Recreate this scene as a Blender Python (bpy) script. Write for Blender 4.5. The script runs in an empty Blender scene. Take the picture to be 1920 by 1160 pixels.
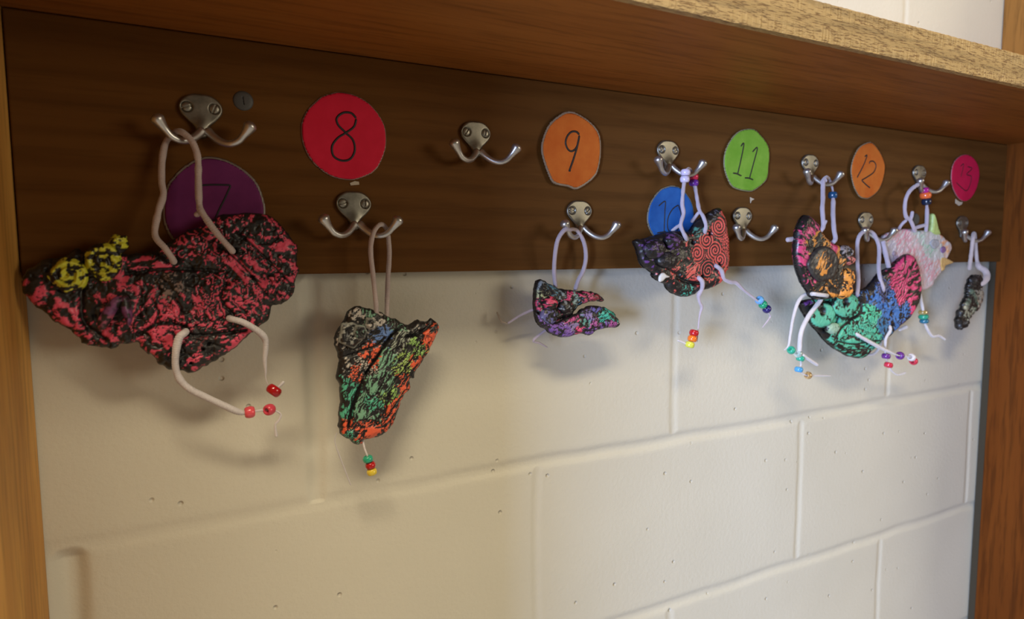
import bpy, math, random
import numpy as np
from mathutils import Matrix, Vector
random.seed(4)
S = bpy.context.scene
COL = S.collection

# ------------------------------------------------------------------ camera
F = 1185.277
CP = np.array([-0.3156754, -0.56434816, 0.21878609])
CM = np.array([[0.8907352730608288, -0.4544945011759332, -0.005041996240626956],
               [-0.04404455811749822, -0.07526879808426953, -0.9961900847404495],
               [0.4523834106435438, 0.8875637196482228, -0.08706258288567896]])
cd = bpy.data.cameras.new('camera'); cam = bpy.data.objects.new('camera', cd); COL.objects.link(cam)
cd.sensor_width = 36; cd.lens = 36 * F / 1920; cd.clip_start = 0.01
r, d, f = Vector(CM[0]), Vector(CM[1]), Vector(CM[2])
cam.matrix_world = Matrix(((r.x, -d.x, -f.x, CP[0]), (r.y, -d.y, -f.y, CP[1]), (r.z, -d.z, -f.z, CP[2]), (0, 0, 0, 1)))
cd.dof.use_dof = True; cd.dof.focus_distance = 0.585; cd.dof.aperture_fstop = 6.3
S.camera = cam

# ------------------------------------------------------------------ light and exposure
w = bpy.data.worlds.new('World'); S.world = w; w.use_nodes = True
w.node_tree.nodes['Background'].inputs[0].default_value = (1.0, 0.86, 0.66, 1)
w.node_tree.nodes['Background'].inputs[1].default_value = 0.08
def area(name, loc, target, sx, sy, power, color):
    l = bpy.data.lights.new(name, 'AREA'); l.shape = 'RECTANGLE'; l.size = sx; l.size_y = sy
    l.energy = power; l.color = color
    o = bpy.data.objects.new(name, l); COL.objects.link(o); o.location = loc
    o.rotation_euler = (Vector(target) - Vector(loc)).to_track_quat('-Z', 'Y').to_euler()
    return o
area('overhead_light', (-0.6, -1.15, 1.55), (-0.6, -1.15, 0), 0.9, 0.25, 28.5, (1.0, 0.86, 0.60))
area('overhead_light', (0.85, -0.55, 1.55), (0.85, -0.55, 0), 0.7, 0.2, 10, (1.0, 0.90, 0.70))  # added light that brightens the wall above the shelf, no known fixture
area('room_lamp', (2.1, -2.5, 0.60), (0.2, 0, 0.15), 1.2, 0.8, 21, (1.0, 0.88, 0.66))
area('window_light', (-2.9, -1.75, 0.15), (0.5, 0, 0.0), 0.8, 1.0, 128, (0.62, 0.81, 1.24))
S.view_settings.view_transform = 'Standard'; S.view_settings.look = 'None'
S.view_settings.gamma = 1; S.view_settings.use_curve_mapping = False
S.view_settings.exposure = 0.12

# ------------------------------------------------------------------ helpers
D = 0.019                                     # board thickness
def at(px, py, Y):
    """the point of the plane y=Y that was traced at this place of the photograph"""
    q = CM.T @ np.array([(px - 960) / F, (py - 580) / F, 1.0])
    t = (Y - CP[1]) / q[1]
    return CP + t * q
def Zm(x0, y0, s):
    return lambda pts: [(x0 + p[0] / s, y0 + p[1] / s) + tuple(p[2:]) for p in pts]
def mat(name):
    m = bpy.data.materials.new(name); m.use_nodes = True
    nt = m.node_tree; b = nt.nodes['Principled BSDF']
    return m, nt, b
def plain(name, col, rough=0.5, metal=0.0, **kw):
    m, nt, b = mat(name)
    b.inputs['Base Color'].default_value = (*col, 1); b.inputs['Roughness'].default_value = rough
    b.inputs['Metallic'].default_value = metal
    for k, v in kw.items(): b.inputs[k.replace('_', ' ')].default_value = v
    return m
def N(nt, t, **kw):
    n = nt.nodes.new(t)
    for k, v in kw.items(): setattr(n, k, v)
    return n
def noise(nt, vec, scale, detail=4, rough=0.55, dist=0.0):
    n = N(nt, 'ShaderNodeTexNoise'); n.inputs['Scale'].default_value = scale; n.inputs['Detail'].default_value = detail
    n.inputs['Roughness'].default_value = rough; n.inputs['Distortion'].default_value = dist
    nt.links.new(vec, n.inputs['Vector']); return n.outputs['Fac']
def mapping(nt, sc, loc=(0, 0, 0)):
    tc = N(nt, 'ShaderNodeTexCoord'); mp = N(nt, 'ShaderNodeMapping')
    mp.inputs['Scale'].default_value = sc; mp.inputs['Location'].default_value = loc
    nt.links.new(tc.outputs['Object'], mp.inputs['Vector']); return mp.outputs['Vector']
def ramp(nt, fac, stops):
    rr = N(nt, 'ShaderNodeValToRGB'); e = rr.color_ramp.elements
    while len(e) < len(stops): e.new(0.5)
    for i, (p, c) in enumerate(stops): e[i].position = p; e[i].color = (*c, 1) if len(c) == 3 else c
    nt.links.new(fac, rr.inputs[0]); return rr.outputs[0]
def mix(nt, a, b, fac, mode='MIX'):
    m = N(nt, 'ShaderNodeMix', data_type='RGBA', blend_type=mode)
    if isinstance(fac, float): m.inputs[0].default_value = fac
    else: nt.links.new(fac, m.inputs[0])
    nt.links.new(a, m.inputs[6]); nt.links.new(b, m.inputs[7]); return m.outputs[2]
def bump(nt, b, h, strength=0.3, dist=0.001, prev=None):
    bp = N(nt, 'ShaderNodeBump'); bp.inputs['Strength'].default_value = strength; bp.inputs['Distance'].default_value = dist
    nt.links.new(h, bp.inputs['Height'])
    if prev: nt.links.new(prev, bp.inputs['Normal'])
    nt.links.new(bp.outputs[0], b.inputs['Normal']); return bp.outputs[0]
def tag(o, label, cat, group=None, kind=None):
    if label: o['label'] = label
    if cat: o['category'] = cat
    if group: o['group'] = group
    if kind: o['kind'] = kind
    return o
def empty(name, loc, label, cat, group=None):
    o = bpy.data.objects.new(name, None); COL.objects.link(o); o.location = loc; o.empty_display_size = 0.02
    return tag(o, label, cat, group)
def mesh_obj(name, verts, faces, m, parent=None, smooth=True, cols=None):
    me = bpy.data.meshes.new(name)
    v = np.asarray(verts, dtype=float).copy()
    if parent is not None: v = v - np.array(parent['_w'] if '_w' in parent else parent.location)
    me.from_pydata(v.tolist(), [], faces if isinstance(faces, list) else faces.tolist())
    if cols is not None:
        a = me.color_attributes.new('paint', 'FLOAT_COLOR', 'POINT')
        a.data.foreach_set('color', np.hstack([cols, np.ones((len(cols), 1))]).astype(np.float32).ravel())
    me.materials.append(m)
    if smooth: me.polygons.foreach_set('use_smooth', [True] * len(me.polygons))
    me.update()
    o = bpy.data.objects.new(name, me); COL.objects.link(o)
    if parent is not None: o.parent = parent
    return o
def sub(parent_mesh_obj):
    """a mesh part that carries sub-parts: its own origin is the thing's base, so coordinates carry over"""
    return parent_mesh_obj
def box(x0, x1, y0, y1, z0, z1):
    v = [(x, y, z) for x in (x0, x1) for y in (y0, y1) for z in (z0, z1)]
    f = [(0, 1, 3, 2), (4, 6, 7, 5), (0, 4, 5, 1), (2, 3, 7, 6), (0, 2, 6, 4), (1, 5, 7, 3)]
    return v, f
def bevel(o, wdt=0.0015, seg=2):
    m = o.modifiers.new('bevel', 'BEVEL'); m.width = wdt; m.segments = seg; m.limit_method = 'ANGLE'
def spline(P, n=6, closed=False):
    P = np.asarray(P, float); k = len(P); out = []
    rng = range(k if closed else k - 1)
    for i in rng:
        if closed: a, b, c, e = P[(i - 1) % k], P[i], P[(i + 1) % k], P[(i + 2) % k]
        else: a, b, c, e = P[max(i - 1, 0)], P[i], P[i + 1], P[min(i + 2, k - 1)]
        for j in range(n):
            t = j / n
            out.append(0.5 * ((2 * b) + (-a + c) * t + (2 * a - 5 * b + 4 * c - e) * t * t + (-a + 3 * b - 3 * c + e) * t ** 3))
    if not closed: out.append(P[-1])
    return np.array(out)
def tube(P, R, seg=10, rib=0.0, pitch=0.0013, step=None, wob=0.0, seed=0, cap=True):
    """tube along world points P (k,3) with radii R; rib = relative depth of rings"""
    P = np.asarray(P, float); R = np.broadcast_to(np.asarray(R, float), (len(P),)) if np.ndim(R) == 0 else np.asarray(R, float)
    Q = spline(np.hstack([P, R[:, None]]), 10)
    dl = np.linalg.norm(np.diff(Q[:, :3], axis=0), axis=1); s = np.concatenate([[0], np.cumsum(dl)])
    st = step or (pitch / 3.0 if rib else 0.0012)
    n = max(4, int(s[-1] / st)); ss = np.linspace(0, s[-1], n)
    Q = np.stack([np.interp(ss, s, Q[:, i]) for i in range(4)], 1)
    rad = Q[:, 3].copy()
    if rib: rad *= 1 + rib * np.sin(2 * math.pi * ss / pitch)
    if wob: rad *= 1 + wob * (vnoise(ss * 1000 / 5.0, np.zeros(n) + seed * 3.1, seed) - 0.5) * 2
    if cap:
        e = np.minimum(ss, s[-1] - ss); rr = np.where(ss < s[-1] / 2, R[0], R[-1]) * 1.2
        rad *= np.sqrt(np.clip(1 - (1 - np.clip(e / (rr * 0.8), 0, 1)) ** 2, 0.0025, 1))
    T = np.gradient(Q[:, :3], axis=0); T /= np.linalg.norm(T, axis=1)[:, None] + 1e-12
    nrm = np.cross(T[0], [0.3, 1, 0.2]); nrm /= np.linalg.norm(nrm)
    ang = np.arange(seg) * 2 * math.pi / seg; V = []
    for i in range(n):
        nrm = nrm - T[i] * (nrm @ T[i]); nrm /= np.linalg.norm(nrm) + 1e-12
        b = np.cross(T[i], nrm)
        V.append(Q[i, :3] + rad[i] * (np.cos(ang)[:, None] * nrm + np.sin(ang)[:, None] * b))
    V = np.concatenate(V)
    fs = []
    for i in range(n - 1):
        for j in range(seg):
            k = (j + 1) % seg
            fs.append((i * seg + j, i * seg + k, (i + 1) * seg + k, (i + 1) * seg + j))
    fs.append(tuple(range(seg))[::-1]); fs.append(tuple((n - 1) * seg + j for j in range(seg)))
    return V, fs
def join(parts):
    V = []; Fs = []; o = 0
    for v, f in parts:
        V.append(np.asarray(v, float)); Fs += [tuple(i + o for i in q) for q in f]; o += len(v)
    return np.concatenate(V), Fs
def lathe(c, axis, prof, seg=24):
    """prof: (radius, along) pairs, closed ring"""
    c = np.asarray(c, float); a = np.asarray(axis, float); a = a / np.linalg.norm(a)
    n = np.cross(a, [0.2, 0.1, 1]) if abs(a[2]) < 0.9 else np.cross(a, [1, 0.1, 0]); n /= np.linalg.norm(n); b = np.cross(a, n)
    V = []; k = len(prof)
    for j in range(seg):
        t = 2 * math.pi * j / seg
        for r_, h in prof: V.append(c + a * h + r_ * (math.cos(t) * n + math.sin(t) * b))
    fs = [(j * k + i, j * k + (i + 1) % k, ((j + 1) % seg) * k + (i + 1) % k, ((j + 1) % seg) * k + i) for j in range(seg) for i in range(k)]
    return V, fs

# numpy noise ---------------------------------------------------------------
def _h(i, j, seed):
    x = np.sin(i * 127.1 + j * 311.7 + seed * 74.7) * 43758.5453
    return x - np.floor(x)
def vnoise(x, y, seed=0):
    i = np.floor(x); j = np.floor(y); a = x - i; b = y - j
    a = a * a * a * (a * (a * 6 - 15) + 10); b = b * b * b * (b * (b * 6 - 15) + 10)
    return (_h(i, j, seed) * (1 - a) + _h(i + 1, j, seed) * a) * (1 - b) + (_h(i, j + 1, seed) * (1 - a) + _h(i + 1, j + 1, seed) * a) * b
def fbm(x, y, o=3, seed=0):
    s = 0; a = 0.5; t = 0
    for k in range(o):
        s = s + a * vnoise(x * 2 ** k + 17.3 * k, y * 2 ** k - 9.1 * k, seed + k); t += a; a *= 0.5
    return s / t
def worley(x, y, seed=0):
    i = np.floor(x); j = np.floor(y); f1 = np.full(x.shape, 9.0); f2 = f1.copy()
    for a in (-1, 0, 1):
        for b in (-1, 0, 1):
            px = i + a + _h(i + a, j + b, seed); py = j + b + _h(i + a, j + b, seed + 5)
            dd = np.hypot(px - x, py - y); m = dd < f1
            f2 = np.where(m, f1, np.minimum(f2, dd)); f1 = np.where(m, dd, f1)
    return f1, f2
def sdf(X, Zz, P):
    """signed distance (positive inside) and closest boundary point"""
    A = P; B = np.roll(P, -1, axis=0); n = len(X)
    best = np.full(n, 1e9); cx = np.zeros(n); cz = np.zeros(n); ins = np.zeros(n, bool)
    for a, b in zip(A, B):
        ab = b - a; L = ab @ ab + 1e-18
        t = np.clip(((X - a[0]) * ab[0] + (Zz - a[1]) * ab[1]) / L, 0, 1)
        qx = a[0] + t * ab[0]; qz = a[1] + t * ab[1]; dd = (X - qx) ** 2 + (Zz - qz) ** 2
        m = dd < best; best[m] = dd[m]; cx[m] = qx[m]; cz[m] = qz[m]
        if a[1] != b[1]:
            c = ((a[1] > Zz) != (b[1] > Zz)) & (X < (b[0] - a[0]) * (Zz - a[1]) / (b[1] - a[1]) + a[0])
            ins ^= c
    dd = np.sqrt(best); return np.where(ins, dd, -dd), cx, cz

# ------------------------------------------------------------------ materials
def clay_material():
    m, nt, b = mat('painted_clay')
    a = N(nt, 'ShaderNodeAttribute', attribute_name='paint')
    v = mapping(nt, (1, 1, 1))
    nt.links.new(a.outputs['Color'], b.inputs['Base Color'])
    rg = ramp(nt, noise(nt, v, 90, 2), [(0.3, (0.28,) * 3), (0.7, (0.52,) * 3)])
    nt.links.new(rg, b.inputs['Roughness'])
    b.inputs['Coat Weight'].default_value = 0.12
    bump(nt, b, noise(nt, v, 1400, 3), 0.25, 0.0006)
    return m
CLAY = clay_material()
def fuzz_material(name, col):
    m, nt, b = mat(name); v = mapping(nt, (1, 1, 1))
    c = ramp(nt, noise(nt, v, 60, 3), [(0.3, tuple(x * 0.85 for x in col)), (0.7, col)])
    nt.links.new(c, b.inputs['Base Color']); b.inputs['Roughness'].default_value = 0.95
    b.inputs['Sheen Weight'].default_value = 0.6; b.inputs['Sheen Roughness'].default_value = 0.4
    b.inputs['Subsurface Weight'].default_value = 0.0
    bump(nt, b, noise(nt, v, 2600, 2), 0.5, 0.0006)
    return m
CORD_TAN = fuzz_material('cord_beige', (0.62, 0.50, 0.47))
CORD_LIL = fuzz_material('cord_lilac', (0.58, 0.49, 0.56))
CORD_WHT = fuzz_material('cord_white', (0.76, 0.70, 0.71))
def metal_material():
    m, nt, b = mat('worn_nickel'); v = mapping(nt, (1, 1, 1))
    n = noise(nt, v, 120, 5, 0.65)
    nt.links.new(ramp(nt, n, [(0.3, (0.20, 0.19, 0.155)), (0.7, (0.33, 0.31, 0.265))]), b.inputs['Base Color'])
    nt.links.new(ramp(nt, noise(nt, v, 60, 3), [(0.3, (0.34,) * 3), (0.7, (0.52,) * 3)]), b.inputs['Roughness'])
    b.inputs['Metallic'].default_value = 0.9
    bump(nt, b, n, 0.3, 0.0004)
    return m
METAL = metal_material()
POLISH = plain('polished_nickel', (0.62, 0.61, 0.60), 0.36, 0.92)
SCREW = plain('screw_steel', (0.34, 0.32, 0.27), 0.42, 0.9)
def wood(name, dark, lite, axis='x', pore=0.35, scale=1.0, rough=0.42, coarse=False, seed=0.0, spec=0.5, wd=0.75):
    m, nt, b = mat(name)
    L = 1.0; X = 9.0
    sc = {'x': (L, X, X), 'z': (X, X, L)}[axis]
    v = mapping(nt, tuple(q * scale for q in sc), (seed, seed * 2, seed))
    n1 = noise(nt, v, 2.2, 3, 0.5, 0.6)
    v2 = mapping(nt, tuple(q * scale for q in ({'x': (4, 60, 60), 'z': (60, 60, 4)}[axis])), (seed, 0, 0))
    n2 = noise(nt, v2, 3.0, 3, 0.6, 0.2)
    wv = N(nt, 'ShaderNodeTexWave', wave_type='BANDS', bands_direction={'x': 'Z', 'z': 'X'}[axis])
    wv.inputs['Scale'].default_value = 1.6; wv.inputs['Distortion'].default_value = 7; wv.inputs['Detail'].default_value = 3
    wv.inputs['Detail Scale'].default_value = 0.6
    nt.links.new(v, wv.inputs['Vector'])
    c1 = ramp(nt, n1, [(0.3, dark), (0.7, lite)])
    c2 = ramp(nt, wv.outputs['Fac'], [(0.0, tuple(x * wd for x in dark)), (0.6, lite)])
    c = mix(nt, c1, c2, 0.30)
    pc = ramp(nt, n2, [(0.36, (1 - pore,) * 3), (0.52, (1, 1, 1))])
    c = mix(nt, c, pc, 1.0, 'MULTIPLY')
    if coarse:
        v3 = mapping(nt, (22, 210, 210)); n3 = noise(nt, v3, 5.0, 4, 0.65, 0.15)
        c = mix(nt, c, ramp(nt, n3, [(0.40, (0.30, 0.2, 0.12)), (0.50, (1, 1, 1)), (0.68, (1, 1, 1)), (0.74, (1.35, 1.3, 1.2))]), 0.85, 'MULTIPLY')
        bump(nt, b, n3, 0.35, 0.001)
    else:
        bump(nt, b, n2, 0.25, 0.0006)
    nt.links.new(c, b.inputs['Base Color']); b.inputs['Roughness'].default_value = rough
    b.inputs['Specular IOR Level'].default_value = spec
    return m
W_BOARD = wood('stained_board', (0.115, 0.046, 0.011), (0.15, 0.064, 0.016), 'x', 0.14, seed=1.3, rough=0.5, spec=0.06)
W_SHELF = wood('stained_shelf', (0.24, 0.080, 0.015), (0.34, 0.122, 0.024), 'x', 0.25, seed=3.1, rough=0.5, spec=0.15)
W_FASCIA = wood('oak_edge', (0.36, 0.22, 0.07), (0.50, 0.32, 0.12), 'x', 0.25, seed=5.0, coarse=True, rough=0.45)
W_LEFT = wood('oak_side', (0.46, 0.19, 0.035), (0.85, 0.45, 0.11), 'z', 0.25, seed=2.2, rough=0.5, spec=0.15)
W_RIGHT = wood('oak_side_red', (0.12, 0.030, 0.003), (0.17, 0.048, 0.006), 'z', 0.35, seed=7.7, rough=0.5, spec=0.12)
def wall_material():
    m, nt, b = mat('painted_block'); v = mapping(nt, (1, 1, 1))
    c = ramp(nt, noise(nt, v, 5, 3), [(0.3, (0.68, 0.645, 0.54)), (0.7, (0.72, 0.685, 0.58))])
    nt.links.new(c, b.inputs['Base Color']); b.inputs['Roughness'].default_value = 0.5
    b.inputs['Specular IOR Level'].default_value = 0.35
    p1 = bump(nt, b, noise(nt, v, 210, 4, 0.6), 0.38, 0.0012)
    vo = N(nt, 'ShaderNodeTexVoronoi'); vo.inputs['Scale'].default_value = 36
    nt.links.new(v, vo.inputs['Vector'])
    pit = ramp(nt, vo.outputs['Distance'], [(0.035, (0, 0, 0)), (0.085, (1, 1, 1))])
    gate = ramp(nt, noise(nt, v, 11, 2), [(0.36, (1, 1, 1)), (0.44, (0, 0, 0))])
    pm = mix(nt, pit, gate, 1.0, 'LIGHTEN')
    bump(nt, b, pm, 0.8, 0.0016, p1)
    return m
WALL = wall_material()

# ------------------------------------------------------------------ the setting: block wall, floor
BL, BH, OFF = 0.4064, 0.2032, -0.2226
def wall_mesh():
    X0, X1, Z0, Z1 = -1.0, 1.9, -0.75, 0.95
    def lines(a, b, joints, coarse):
        g = set(np.round(np.arange(a, b + 1e-6, coarse), 5))
        for j in joints:
            g |= set(np.round(np.arange(j - 0.016, j + 0.0161, 0.0014), 5))
        return np.array(sorted(q for q in g if a <= q <= b))
    kx = [k * BL for k in range(-3, 6)]; ko = [OFF + k * BL for k in range(-3, 6)]; kz = [k * BH for k in range(-4, 3)]
    gx = lines(X0, X1, kx + ko, 0.009); gz = lines(Z0, Z1, kz, 0.009)
    X, Z = np.meshgrid(gx, gz); X = X.ravel(); Z = Z.ravel()
    def groove(t, wd, dp): return dp * np.exp(-(np.abs(t) / wd) ** 2.6)
    wob = (fbm(X * 14, Z * 14, 2, 3) - 0.5) * 0.004
    h = np.zeros_like(X)
    for j in kz:
        dep = 0.0026
        if abs(j) < 1e-6: dep = 0.0010 + 0.0018 * np.clip((X + 0.12) / 0.2, 0, 1)
        h = np.maximum(h, groove(Z - j + wob, 0.0062, dep))
    course = np.floor(Z / BH).astype(int)
    for par, ks in ((0, ko), (1, kx)):
        m = (course % 2 == par)
        for k in ks:
            dep, wd = 0.0012, 0.0048
            if par == 1 and abs(k + BL) < 1e-6: dep, wd = 0.008, 0.0095
            if par == 0 and abs(k - OFF) < 1e-6: dep, wd = 0.0032, 0.0070
            near = np.minimum(Z - course * BH, (course + 1) * BH - Z)
            dp = dep * (np.clip(near / 0.010, 0, 1) if par == 1 and abs(k + BL) < 1e-6 else 1)
            h = np.maximum(h, np.where(m, groove(X - k + wob, wd, dp), 0))
    bow = (fbm(X * 5, Z * 7, 3, 9) - 0.5) * 0.0025
    Y = h + bow
    nx, nz = len(gx), len(gz)
    i = np.arange(nz - 1)[:, None] * nx + np.arange(nx - 1)[None, :]
    q = np.stack([i, i + 1, i + nx + 1, i + nx], -1).reshape(-1, 4)
    return np.stack([X, Y, Z], 1), q
v_, f_ = wall_mesh()
tag(mesh_obj('wall_back', v_, f_, WALL), None, None, kind='structure')
m_, nt_, b_ = mat('floor_tile'); c_ = ramp(nt_, noise(nt_, mapping(nt_, (1, 1, 1)), 8, 4), [(0.3, (0.34, 0.29, 0.22)), (0.7, (0.45, 0.40, 0.32))])
nt_.links.new(c_, b_.inputs['Base Color']); b_.inputs['Roughness'].default_value = 0.35
tag(mesh_obj('floor', *box(-4, 4, -5, 0.1, -1.15, -1.05), m_, smooth=False), None, None, kind='structure')

# ------------------------------------------------------------------ the coat rack: side panels, shelf, hook board
ZS, TS, WS = 0.3859, 0.0310, 0.2137
rk = empty('coat_cubby', (0.2, 0, 0.386), 'stained oak coat cubby with thick shelf, hook board and side panels', 'coat rack')
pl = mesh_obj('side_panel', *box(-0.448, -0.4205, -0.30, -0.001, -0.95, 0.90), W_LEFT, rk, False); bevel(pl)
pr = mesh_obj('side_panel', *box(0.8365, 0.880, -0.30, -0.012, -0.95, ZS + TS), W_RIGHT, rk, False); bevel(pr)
pu = mesh_obj('upper_panel', *box(0.8365, 0.880, -0.30, -0.001, ZS + TS + 0.0004, 0.90), wood('oak_upper', (0.20, 0.085, 0.018), (0.34, 0.16, 0.038), 'z', 0.3, seed=4.4, rough=0.5, spec=0.15), rk, False); bevel(pu)
mesh_obj('filler_strip', *box(0.8375, 0.8700, -0.012, -0.002, -0.95, ZS), plain('dark_filler', (0.045, 0.035, 0.02), 0.9), rk, False)
def rough_plank(x0, x1, y0, y1, z0, z1, amp):
    n = 700; xs = np.linspace(x0, x1, n)
    ring = [(y0, z0), (y0, z0 + 0.0015), (y0, (z0 + z1) / 2), (y0, z1 - 0.0015), (y0 + 0.0015, z1), (y1, z1), (y1, z0), (y0 + 0.0015, z0)]
    V = []; k = len(ring)
    for x in xs:
        for i, (y, z) in enumerate(ring):
            a = amp if i in (0, 1, 3, 4, 7) else 0
            V.append((x, y + a * (float(_h(round(x * 500), i, 3)) - 0.5), z + a * (float(vnoise(np.array(x * 260.), np.array(i * 2.), 8)) - 0.5)))
    fs = [(j * k + i, j * k + (i + 1) % k, (j + 1) * k + (i + 1) % k, (j + 1) * k + i) for j in range(n - 1) for i in range(k)]
    fs += [tuple(range(k))[::-1], tuple((n - 1) * k + i for i in range(k))]
    return V, fs
mesh_obj('shelf', *box(-0.4200, 0.8360, -WS + 0.006, -0.001, ZS, ZS + TS), W_SHELF, rk, False)
mesh_obj('front_edge', *rough_plank(-0.4200, 0.8360, -WS, -WS + 0.006, ZS, ZS + TS, 0.00045), W_FASCIA, rk, False)
bo = mesh_obj('hook_board', *box(-0.4195, 0.8355, -D, -0.0012, 0.2032, ZS - 0.0006), W_BOARD, rk, False); bevel(bo, 0.0012)

# ------------------------------------------------------------------ relief meshes (used for clay, plates)
def relief(name, out, Y, T, res, fn, m, parent, edge=None, back=0.5, jag=0.0, seed=0, n=6, label=None):
    """out: outline (x,z) metres; fn(u,v,d)->(height mm, colour or None)"""
    P = spline(out, n, True)
    if jag:
        Tn = np.roll(P, -1, 0) - np.roll(P, 1, 0); Tn /= np.linalg.norm(Tn, axis=1)[:, None] + 1e-9
        s = np.cumsum(np.linalg.norm(np.diff(P, axis=0, append=P[:1]), axis=1)) * 1000
        P = P + np.stack([Tn[:, 1], -Tn[:, 0]], 1) * ((fbm(s / 3.5, s * 0 + seed, 2, seed) - 0.5) * 2 * jag)[:, None]
    lo = P.min(0) - 2 * res; hi = P.max(0) + 2 * res
    nx = int((hi[0] - lo[0]) / res) + 2; nz = int((hi[1] - lo[1]) / res) + 2
    X, Z = np.meshgrid(lo[0] + res * np.arange(nx), lo[1] + res * np.arange(nz)); X = X.ravel(); Z = Z.ravel()
    dd, cx, cz = sdf(X, Z, P)
    ins = dd > 0.15 * res
    i = (np.arange(nz - 1)[:, None] * nx + np.arange(nx - 1)[None, :]).ravel()
    q = np.stack([i, i + 1, i + nx + 1, i + nx], 1)
    q = q[ins[q].sum(1) >= 2]
    used = np.zeros(nx * nz, bool); used[q.ravel()] = True
    X = np.where(ins, X, cx); Z = np.where(ins, Z, cz); dcl = np.where(ins, dd, 0)
    E = (edge or T * 0.6); e = np.sqrt(np.clip(1 - (1 - np.clip(dcl / E, 0, 1)) ** 2, 0, 1))
    h, colr = fn(X * 1000, Z * 1000, dcl * 1000)
    yf = Y - (T / 2 + h * 0.001) * e; yb = Y + back * T * e
    idx = np.full(nx * nz, -1); idx[used] = np.arange(used.sum())
    Vf = np.stack([X, yf, Z], 1)[used]; nf = len(Vf)
    inn = used & ins; idb = idx.copy(); idb[inn] = nf + np.arange(inn.sum())
    Vb = np.stack([X, yb, Z], 1)[inn]
    faces = np.concatenate([idx[q], idb[q][:, ::-1]])
    cols = None
    if colr is not None: cols = np.concatenate([colr[used], colr[inn]])
    o = mesh_obj(name, np.concatenate([Vf, Vb]), faces, m, parent, True, cols)
    if label: o['label'] = label
    return o
BLK = np.array((0.014, 0.012, 0.012))
def pat(kind, u, v, sc, ang, seed, cen=None):
    a = math.radians(ang); ca, sa = math.cos(a), math.sin(a)
    wx = (fbm(u / 9, v / 9, 2, seed + 20) - 0.5) * 8; wz = (fbm(u / 9, v / 9, 2, seed + 30) - 0.5) * 8
    x = u * ca + v * sa; y = -u * sa + v * ca
    if kind == 'maze':
        q = fbm((u + wx) / (sc * 4), (v + wz) / (sc * 4), 3, seed); return 0.5 + 0.5 * np.sin(q * 34)
    if kind == 'streak':
        return fbm((x + wx * 0.7) / (sc * 4.5), (y + wz * 0.7) / sc, 3, seed)
    if kind == 'blotch':
        return fbm((u + wx) / (sc * 1.6), (v + wz) / (sc * 1.6), 4, seed)
    if kind == 'stripe':
        q = 0.5 + 0.5 * np.sin(2 * math.pi * (y + 0.8 * wx + 0.5 * wz) / sc); return 0.55 * q + 0.45 * fbm(x / (sc * 1.3), y / (sc * 0.45), 3, seed) * 1.15
    if kind == 'scale':
        f1, f2 = worley((x) / sc, (y + wx * .3) / sc, seed); return np.clip((f2 - f1) * 2.2, 0, 1)
    if kind == 'swirl':
        best = np.full(u.shape, 1e9); ph = np.zeros(u.shape)
        for k, (a0, b0) in enumerate(cen):
            r0 = np.hypot(u - a0, v - b0); mm = r0 < best
            ph = np.where(mm, np.arctan2(v - b0, u - a0) * (1 if k % 2 else -1), ph); best = np.minimum(best, r0)
        s1 = 0.5 + 0.5 * np.sin(2 * math.pi * best / sc + ph)
        dm = 0.5 + 0.5 * np.sin(2 * math.pi * x / (sc * 1.4)) * np.sin(2 * math.pi * y / (sc * 1.4))
        return np.where(best < sc * 3.1, s1, np.where(best < sc * 3.5, 0.1, 0.35 + 0.6 * dm))
    return np.full(u.shape, 0.9)
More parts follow.
